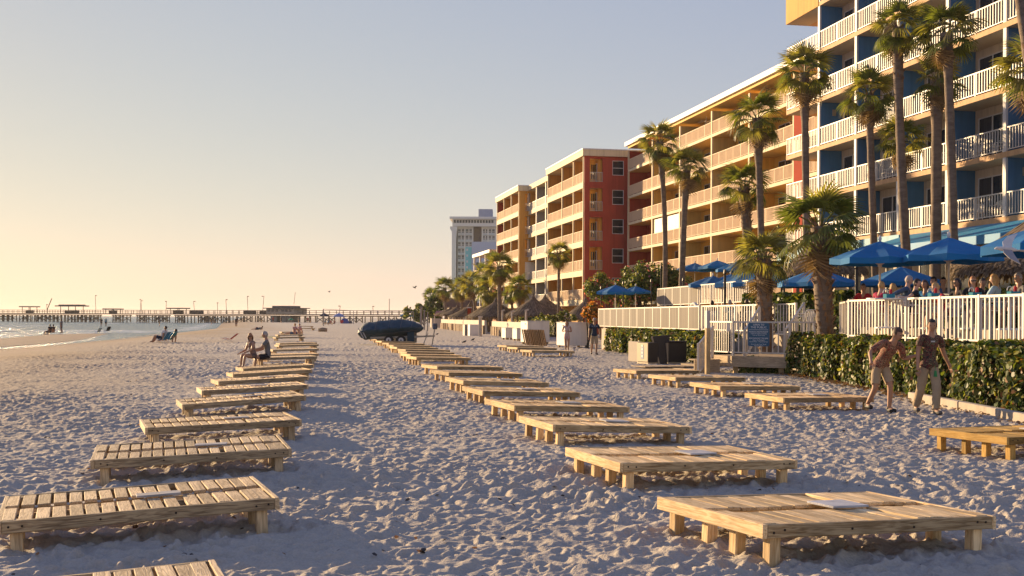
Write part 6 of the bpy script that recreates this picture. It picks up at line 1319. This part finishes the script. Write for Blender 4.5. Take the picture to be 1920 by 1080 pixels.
for xa in (676, 681): b = MB(); x = (xa - 733) * sB_; b.beam((x, -.8, pz(615)), (x + .35, -.95, pz(634)), .06, .04); obj('cover_strap', b.mesh('cover_strap', mat('pale_strap', (.4, .38, .35), .6)), bt)
tr = thing('boat_trailer', 'tandem axle boat trailer with white wheels under the covered boat', 'trailer', (bo.x, 73, 0), -.06); MET = mat('galvanised_metal', (.30, .28, .26), .45, .2, 5, metal=.6); TYR = mat('tyre_rubber', (.02, .02, .02), .85)
b = MB()
for y in (-.6, .6): b.beam((-1.2, y, .42), (1.7, y * .8, .5), .07, .12)
b.beam((1.7, -.5, .5), (2.75, 0, .55), .07, .1); b.beam((1.7, .5, .5), (2.75, 0, .55), .07, .1); b.beam((-.3, -.8, .3), (-.3, .8, .3), .06, .06); b.beam((.78, -.8, .3), (.78, .8, .3), .06, .06)
obj('frame', b.mesh('frame', MET), tr)
b = MB(); b.tube([(2.6, 0, 0), (2.75, 0, .95)], .035, 7); b.tube([(2.1, -.3, .05), (2.35, -.1, .75)], .03, 6); b.beam((2.2, 0, .5), (2.3, 0, .95), .05, .05); obj('jack_stand', b.mesh('jack_stand', MET), tr)
for px in (733.5, 756.6):
    x = (px - 733) * sB_
    for y in (-.9, .9):
        w_ = MB(); w_.tube([(x, y - .1, .29), (x, y + .1, .29)], .29, 20); wh = obj('tyre', w_.mesh('tyre', TYR), tr); w_ = MB(); w_.tube([(x, y - .115, .29), (x, y + .115, .29)], .16, 14); w_.tube([(x, y - .13, .29), (x, y + .13, .29)], .05, 8, 1); obj('rim', w_.mesh('rim', [WHITE, TYR]), wh)

# ------------------------------------------------------------------ cabinets, folded chairs, bins
CABM = mat('white_cabinet_paint', (.70, .66, .60), .6, .06, 1.5, streak=.15)
def cabinet(px, py, D, w, d, h, lab, leg=.12):
    g = at(px, py, D); t = thing('storage_cabinet', lab, 'cabinet', (g.x, g.y, 0), .36, 'white storage cabinets on the sand')
    obj('body', boxmesh('body', w, d, h, CABM, .015), t, (w / 2, d / 2, leg)); obj('lid', boxmesh('lid', w + .05, d + .05, .035, CABM, .01), t, (w / 2, d / 2, leg + h + .001))
    for s in (.12, w - .12):
        for y in (.12, d - .12): b = MB(); b.box(s - .06, s + .06, y - .06, y + .06, -.1, leg); obj('leg', b.mesh('leg', PILE), t)
    b = MB(); b.box(-.03, -.001, d * .25, d * .33, leg + h * .86, leg + h * .9); obj('latch', b.mesh('latch', SHOE), t)
cabinet(948, 636, 91.6, .62, .95, .78, 'small white cabinet nearest the sea wall'); cabinet(969, 640, 87, .66, .95, .78, 'small white cabinet beside the large ones')
cabinet(989, 645, 75.9, 1.55, 1.25, 1.36, 'large white cabinet behind the folded brown chairs'); cabinet(1060.5, 651.5, 67, 1.48, 1.35, 1.32, 'large white cabinet behind the woman in pink shorts')
FW_ = wood('brown_slats', (.24, .14, .07), (.13, .07, .035), 2)
def folded():
    b = MB()
    for x in (-.3, .3): b.beam((x, .0, 0), (x, .20, .98), .05, .075)
    f = b.mesh('frame', FW_); s = []
    for i in range(6): q = MB(); q.beam((-.27, .032 + i * .029, .16 + i * .14), (.27, .032 + i * .029, .16 + i * .14), .022, .06); s.append(q.mesh('slat', FW_))
    return f, s
ff, fs = folded()
for i in range(13):
    g = at(986.5 + i * 3.0, 648, 73.6 - i * .22); t = thing('folded_chair', 'brown slatted folding chair leaning in a row against the white cabinet', 'folding chair', (g.x, g.y, 0), 1.74 + random.uniform(-.05, .05), 'folded brown chairs leaning in a row'); obj('frame', ff, t)
    for m in fs: obj('slat', m, t)
TANP = mat('tan_plastic', (.42, .31, .18), .6, .06, 3); DBR = mat('dark_brown_plastic', (.04, .03, .024), .55, .1, 3); LBL = mat('blue_label', (.05, .10, .22), .5)
def bin_box(px, py, D, w, d, h, lab, lid):
    g = at(px, py, D); t = thing('towel_bin', lab, 'bin', (g.x, g.y, 0), .40, 'brown bins beside the gate steps')
    obj('body', boxmesh('body', w, d, h, DBR, .02), t, (w / 2, d / 2, .08)); b = MB(); b.box(-.03, -.003, .02, d - .02, .1, h + .06); pn_ = obj('end_panel', b.mesh('end_panel', TANP), t)
    b = MB(); b.box(-.036, -.0305, d * .36, d * .62, .2, h - .08); obj('label', b.mesh('label', LBL), pn_); b = MB()
    for q in range(4): b.box(-.04, -.0365, d * .42, d * .56, .26 + q * h * .175, .26 + q * h * .175 + .08)
    obj('label_mark', b.mesh('label_mark', WHITE), pn_)
    b = MB(); b.box(-.02, w, 0, d, -.05, .079); obj('base', b.mesh('base', TANP), t)
    if lid:
        b = MB(); b.add([(w + .04, -.02, 0), (w + .36, -.02, 0), (w + .62, .22, h + .36), (w - .16, .22, h + .30), (w + .04, .04, 0), (w + .36, .04, 0), (w + .62, .28, h + .36), (w - .16, .28, h + .30)], [(0, 1, 2, 3), (7, 6, 5, 4), (0, 4, 5, 1), (1, 5, 6, 2), (2, 6, 7, 3), (3, 7, 4, 0)]); lid_ = obj('open_lid', b.mesh('open_lid', DBR), t)
        b = MB(); b.beam((w + .03, -.03, 0), (w - .17, .21, h + .3), .05, .05); obj('rim', b.mesh('rim', TANP), lid_)
    else: obj('lid', boxmesh('lid', w + .04, d + .04, .05, DBR, .015), t, (w / 2, d / 2, h + .081))
bin_box(1216, 684, 43.2, .42, .85, .74, 'brown bin with tan end and its dark lid standing open', True); bin_box(1253.5, 682, 43.5, .78, .85, .74, 'closed brown bin with tan end beside the gate steps', False)
for i in range(3):
    g = at(1184.5 + i * 5, 676, 46.5 - i * .3); t = thing('folded_screen', ['pale folded screen in the stack by the bins, nearest the sea', 'pale folded screen in the middle of the stack by the bins', 'pale folded screen of the stack, touching the open bin'][i], 'panel', (g.x, g.y, 0), .3, 'folded screens beside the bins'); obj('board', boxmesh('board', .09, .5, .80, mat('grey_beige_board', (.36, .30, .24), .8, .1, 3), .01), t)
    b = MB(); b.box(-.05, .05, -.28, -.276, .1, .72); obj('edge_strip', b.mesh('edge_strip', GP), t)
g = at(1250, 690, 40.6); mt_ = thing('wooden_mat', 'flat wooden walkway mat on sand before the brown bins', 'mat', (g.x, g.y, .02), .36); me = boxmesh('board', .12, 1.1, .03, LW_, .004)
for i in range(18): obj('board', me, mt_, (-.9 + i * .125, .3, random.uniform(0, .01)), (0, 0, random.uniform(-.01, .01)))
tb = gnd(842, 609.5); t = thing('blue_barrel', 'blue barrel standing at the end of the sea wall', 'barrel', (at(815.5, 610, 165).x, 165, 0)); b = MB(); b.lathe([(0, 0), (.3, 0), (.34, .3), (.34, .7), (.3, .85), (0, .85)], 14); obj('drum', b.mesh('drum', cloth('barrel', (.03, .06, .13)), True), t); b = MB(); b.lathe([(.345, .5), (.36, .55), (.345, .6)], 14); obj('hoop', b.mesh('hoop', NAVY), t)
for i, (px, w_) in enumerate(((876.5, .75), (890.5, 1.15))):
    g = at(px, 626, 112); t = thing('utility_box', ['grey utility box against the timber piles', 'pale utility box against the timber piles'][i], 'box', (g.x, 112 - i, 0), .3); obj('case', boxmesh('case', w_, .8, 1.15, GP if i == 0 else CABM, .02), t, (0, 0, -.1)); obj('door', boxmesh('door', w_ * .8, .03, .8, GP if i == 0 else CABM, .005), t, (0, -.42, .1))

# ------------------------------------------------------------------ white chairs and tables on the terrace, balcony chairs
def chair_meshes():
    W_ = mat('white_plastic', (.74, .70, .64), .45, .05, 3); K = {}
    K['seat'] = boxmesh('seat', .44, .44, .03, W_, .01); K['leg'] = boxmesh('leg', .035, .035, .42, W_, .004); K['slat'] = boxmesh('back_slat', .05, .02, .36, W_, .004)
    b = MB(); b.tube([(-.21, -.2, .44), (-.21, -.27, .78), (-.15, -.28, .84), (.15, -.28, .84), (.21, -.27, .78), (.21, -.2, .44)], .017, 7); K['back_frame'] = b.mesh('back_frame', W_, True)
    b = MB(); b.tube([(-.22, -.23, .64), (-.24, .15, .64), (-.22, .2, .44)], .016, 6); K['arm'] = b.mesh('arm', W_, True); return K
CK = chair_meshes()
def seat_label(who):
    w = who.split()[:11]
    while w[-1] in ('the', 'a', 'an', 'in', 'with', 'over', 'by', 'at', 'of', 'and', 'beside', 'behind', 'his', 'arm', 'from', 'two', 'against', 'seen', 'directly', 'up', 'on'): w.pop()
    return 'white plastic armchair under the ' + ' '.join(w)
def chair(x, y, z, rz, lab, grp):
    t = thing('plastic_chair', lab, 'chair', (x, y, z), rz, grp); obj('seat', CK['seat'], t, (0, 0, .42)); obj('back_frame', CK['back_frame'], t)
    for sx in (-.19, .19):
        for sy in (-.19, .19): obj('leg', CK['leg'], t, (sx, sy, 0))
    for i in range(4): obj('back_slat', CK['slat'], t, (-.12 + i * .08, -.262, .45), (.15, 0, 0))
    obj('arm', CK['arm'], t); obj('arm', CK['arm'], t, (0, 0, 0), (0, 0, 0), scale=(-1, 1, 1)); return t
for i, (x, y, z, rz, who) in enumerate(SEATS): chair(x - math.sin(rz) * -.02, y, z - .40 if z - .40 > TZ else TZ, rz, seat_label(who), 'white chairs under the diners')
for i, (px, py, D, rz) in enumerate(((1507, 628, 37.5, .6), (1527, 629, 37.8, -.5), (1540, 627, 39.5, 2.5))):
    q = at(px, py, D); chair(q.x, q.y, TZ, rz, ['empty white chair at the gate end of the terrace', 'empty white round backed chair beside the leaning palm', 'empty white chair hidden partly by the leaning palm'][i], 'empty white chairs')
def table(px, D, lab, zb, r=.48):
    q = at(px, 560, D); t = thing('dining_table', lab, 'table', (q.x, q.y, zb), 0, 'white dining tables'); W_ = MATS['white_plastic']
    b = MB(); b.lathe([(0, .74), (r, .74), (r, .71), (0, .70)], 18); obj('tabletop', b.mesh('tabletop', W_), t); b = MB(); b.tube([(0, 0, 0), (0, 0, .7)], .04, 8); b.lathe([(0, .05), (.28, .03), (.28, 0)], 14); obj('pedestal', b.mesh('pedestal', W_), t); return q
for i, (px, D, zb) in enumerate(((1662, 28.6, DZ2), (1745, 27.6, DZ2), (1822, 26.6, DZ2), (1893, 25.6, DZ2), (1517, 38.6, TZ), (1385, 46.2, TZ))):
    q = table(px, D, ['white table by the man with an outstretched arm', 'white table by the man in bright red', 'white table by the woman with wavy blonde hair', 'white table by the older man in sunglasses', 'white table between the empty chairs', 'white table beside the seated person in teal'][i], zb)
    if i < 4:
        t = thing('condiment_caddy', ['teal condiment caddy on the table by the outstretched arm', 'teal condiment caddy on the table by the man in red', 'teal condiment caddy on the table of the wavy haired woman', 'teal condiment caddy on the table of the older man'][i], 'caddy', (q.x, q.y - .2, zb + .742), .3, 'table caddies'); b = MB(); b.box(-.12, .12, -.07, .07, 0, .1); obj('box', b.mesh('box', TEAL), t)
        b = MB(); b.lathe([(0, .1), (.035, .1), (.035, .18), (.02, .22), (0, .22)], 8, c=(.05, 0, 0)); obj('bottle', b.mesh('bottle', RED), t); b = MB(); b.tube([(-.1 + .07 * math.cos(a), 0, .12 + .09 * math.sin(a)) for a in np.linspace(0, math.pi, 8)], .012, 6); obj('handle', b.mesh('handle', WHITE), t)
ca, sa = math.cos(BA), math.sin(BA)
for n, (j, f_) in ((0, (0, .35)), (0, (0, .7)), (1, (1, .4)), (1, (0, .3)), (1, (0, .72)), (2, (3, .5)), (3, (3, .6)), (2, (2, .6)), (3, (2, .5)), (0, (1, .5)), (1, (2, .5))):
    lx, ly = .62, (j + f_) * BW; chair(20.9 + lx * ca - ly * sa, 49.4 + lx * sa + ly * ca, ZL[n] + .002, BA + PIH + random.uniform(-.6, .6), ['white plastic chair on the lowest', 'white plastic chair on the second', 'white plastic chair on the third', 'white plastic chair on the fourth'][n] + ' blue hotel balcony row, ' + ['first', 'second', 'third', 'fourth'][j] + ' bay in' + (', inner one' if f_ > .65 else ''), 'white chairs on the blue hotel balconies')
# ------------------------------------------------------------------ birds
FEA = mat('gull_feathers', (.62, .57, .52), .8, .1, 6); FEG = mat('gull_grey_feathers', (.30, .27, .26), .8, .1, 6)
q = at(1888, 468, 25); gl = thing('flying_gull', 'white gull in flight below the cut off blue umbrella', 'gull', q, (0.25, -.1, math.pi - .25))
b = MB(); b.tube([(-.24, 0, 0), (-.16, 0, .01), (-.04, 0, .02), (.1, 0, .01), (.17, 0, .015), (.21, 0, .01), (.255, 0, -.005)], [.008, .035, .06, .05, .034, .03, .004], 10); obj('body', b.mesh('body', FEA, True), gl)
def wing(s, up):
    b = MB(); P = [(.08, .03), (.11, .20), (.03, .40), (-.16, .56), (-.12, .38), (-.09, .20), (-.09, .03)]; k = len(P); cu, su = math.cos(up), math.sin(up); f = lambda x, y: (x - .12 * y, s * y * cu, .03 + y * su - .25 * y * y)
    b.add([f(*p) for p in P] + [(a, c + s * .012 * su, d - .014 * cu) for a, c, d in (f(*p) for p in P)], [tuple(range(k)), tuple(range(k, 2 * k))[::-1]] + [(i, k + i, k + (i + 1) % k, (i + 1) % k) for i in range(k)]); return b.mesh('wing', FEG if s > 0 else FEA)
obj('wing', wing(-1, 1.15), gl); obj('wing', wing(1, -.75), gl); b = MB(); b.add([(-.2, -.03, 0), (-.2, .03, 0), (-.36, .07, 0), (-.36, -.07, 0), (-.2, -.03, .01), (-.2, .03, .01), (-.36, .07, .006), (-.36, -.07, .006)], [(3, 2, 1, 0), (4, 5, 6, 7), (0, 1, 5, 4), (1, 2, 6, 5), (2, 3, 7, 6), (3, 0, 4, 7)]); obj('tail', b.mesh('tail', FEA), gl)
for i, (px, py) in enumerate(((820, 628.5), (871, 644), (887, 639.5))):
    g = gnd(px, py); t = thing('pigeon', ['dark pigeon walking on the sand, nearest the boat trailer', 'dark pigeon pecking at the boat shadow', 'dark pigeon standing on the sand before the small cabinets'][i], 'bird', (g.x, g.y, 0), .3 * i - .2, 'pigeons on the sand'); PG = mat('dark_feathers', (.03, .03, .035), .7)
    b = MB(); b.tube([(-.3, 0, .1), (-.12, 0, .17), (.06, 0, .22), (.14, 0, .28), (.17, 0, .34), (.21, 0, .33)], [.02, .085, .1, .06, .045, .008], 8); t.scale = (.6, .6, .6); obj('body', b.mesh('body', PG, True), t); b = MB()
    for s in (-.03, .03): b.tube([(0, s, 0), (0, s, .15)], .01, 5)
    obj('legs', b.mesh('legs', mat('bird_leg', (.25, .1, .08), .7)), t)
for i, (px, py, D) in enumerate(((777, 539.5, 130), (617, 547.5, 200))):
    q = at(px, py, D); t = thing('distant_bird', ['tiny bird in the sky beside the white tower', 'tiny bird in the sky above the pier'][i], 'bird', q, (0, .3, .5)); b = MB(); b.tube([(-.2, 0, 0), (0, 0, .02), (.2, 0, 0)], [.02, .06, .02], 6); obj('body', b.mesh('body', PG), t)
    for s in (-1, 1): b = MB(); b.add([(-.08, 0, .02), (.1, 0, .02), (.02, s * .55, .2), (-.1, s * .5, .2), (-.08, 0, .0), (.1, 0, .0), (.02, s * .55, .19), (-.1, s * .5, .19)], [(0, 1, 2, 3), (7, 6, 5, 4), (0, 4, 5, 1), (1, 5, 6, 2), (2, 6, 7, 3), (3, 7, 4, 0)]); obj('wing', b.mesh('wing', PG), t)
finish_people()
# ------------------------------------------------------------------ thin sea haze
hzm = bpy.data.materials.new('haze'); hzm.use_nodes = True; ht = hzm.node_tree; ht.nodes.remove(ht.nodes['Principled BSDF'])
pv_ = ht.nodes.new('ShaderNodeVolumePrincipled'); pv_.inputs['Color'].default_value = (.92, .88, .84, 1); pv_.inputs['Density'].default_value = 0.0001; pv_.inputs['Anisotropy'].default_value = 0.2
ht.links.new(pv_.outputs[0], ht.nodes['Material Output'].inputs['Volume'])
b = MB(); b.box(-4300, 4300, -40, 6600, -6, 48); stuff(obj('haze', b.mesh('haze', hzm)))
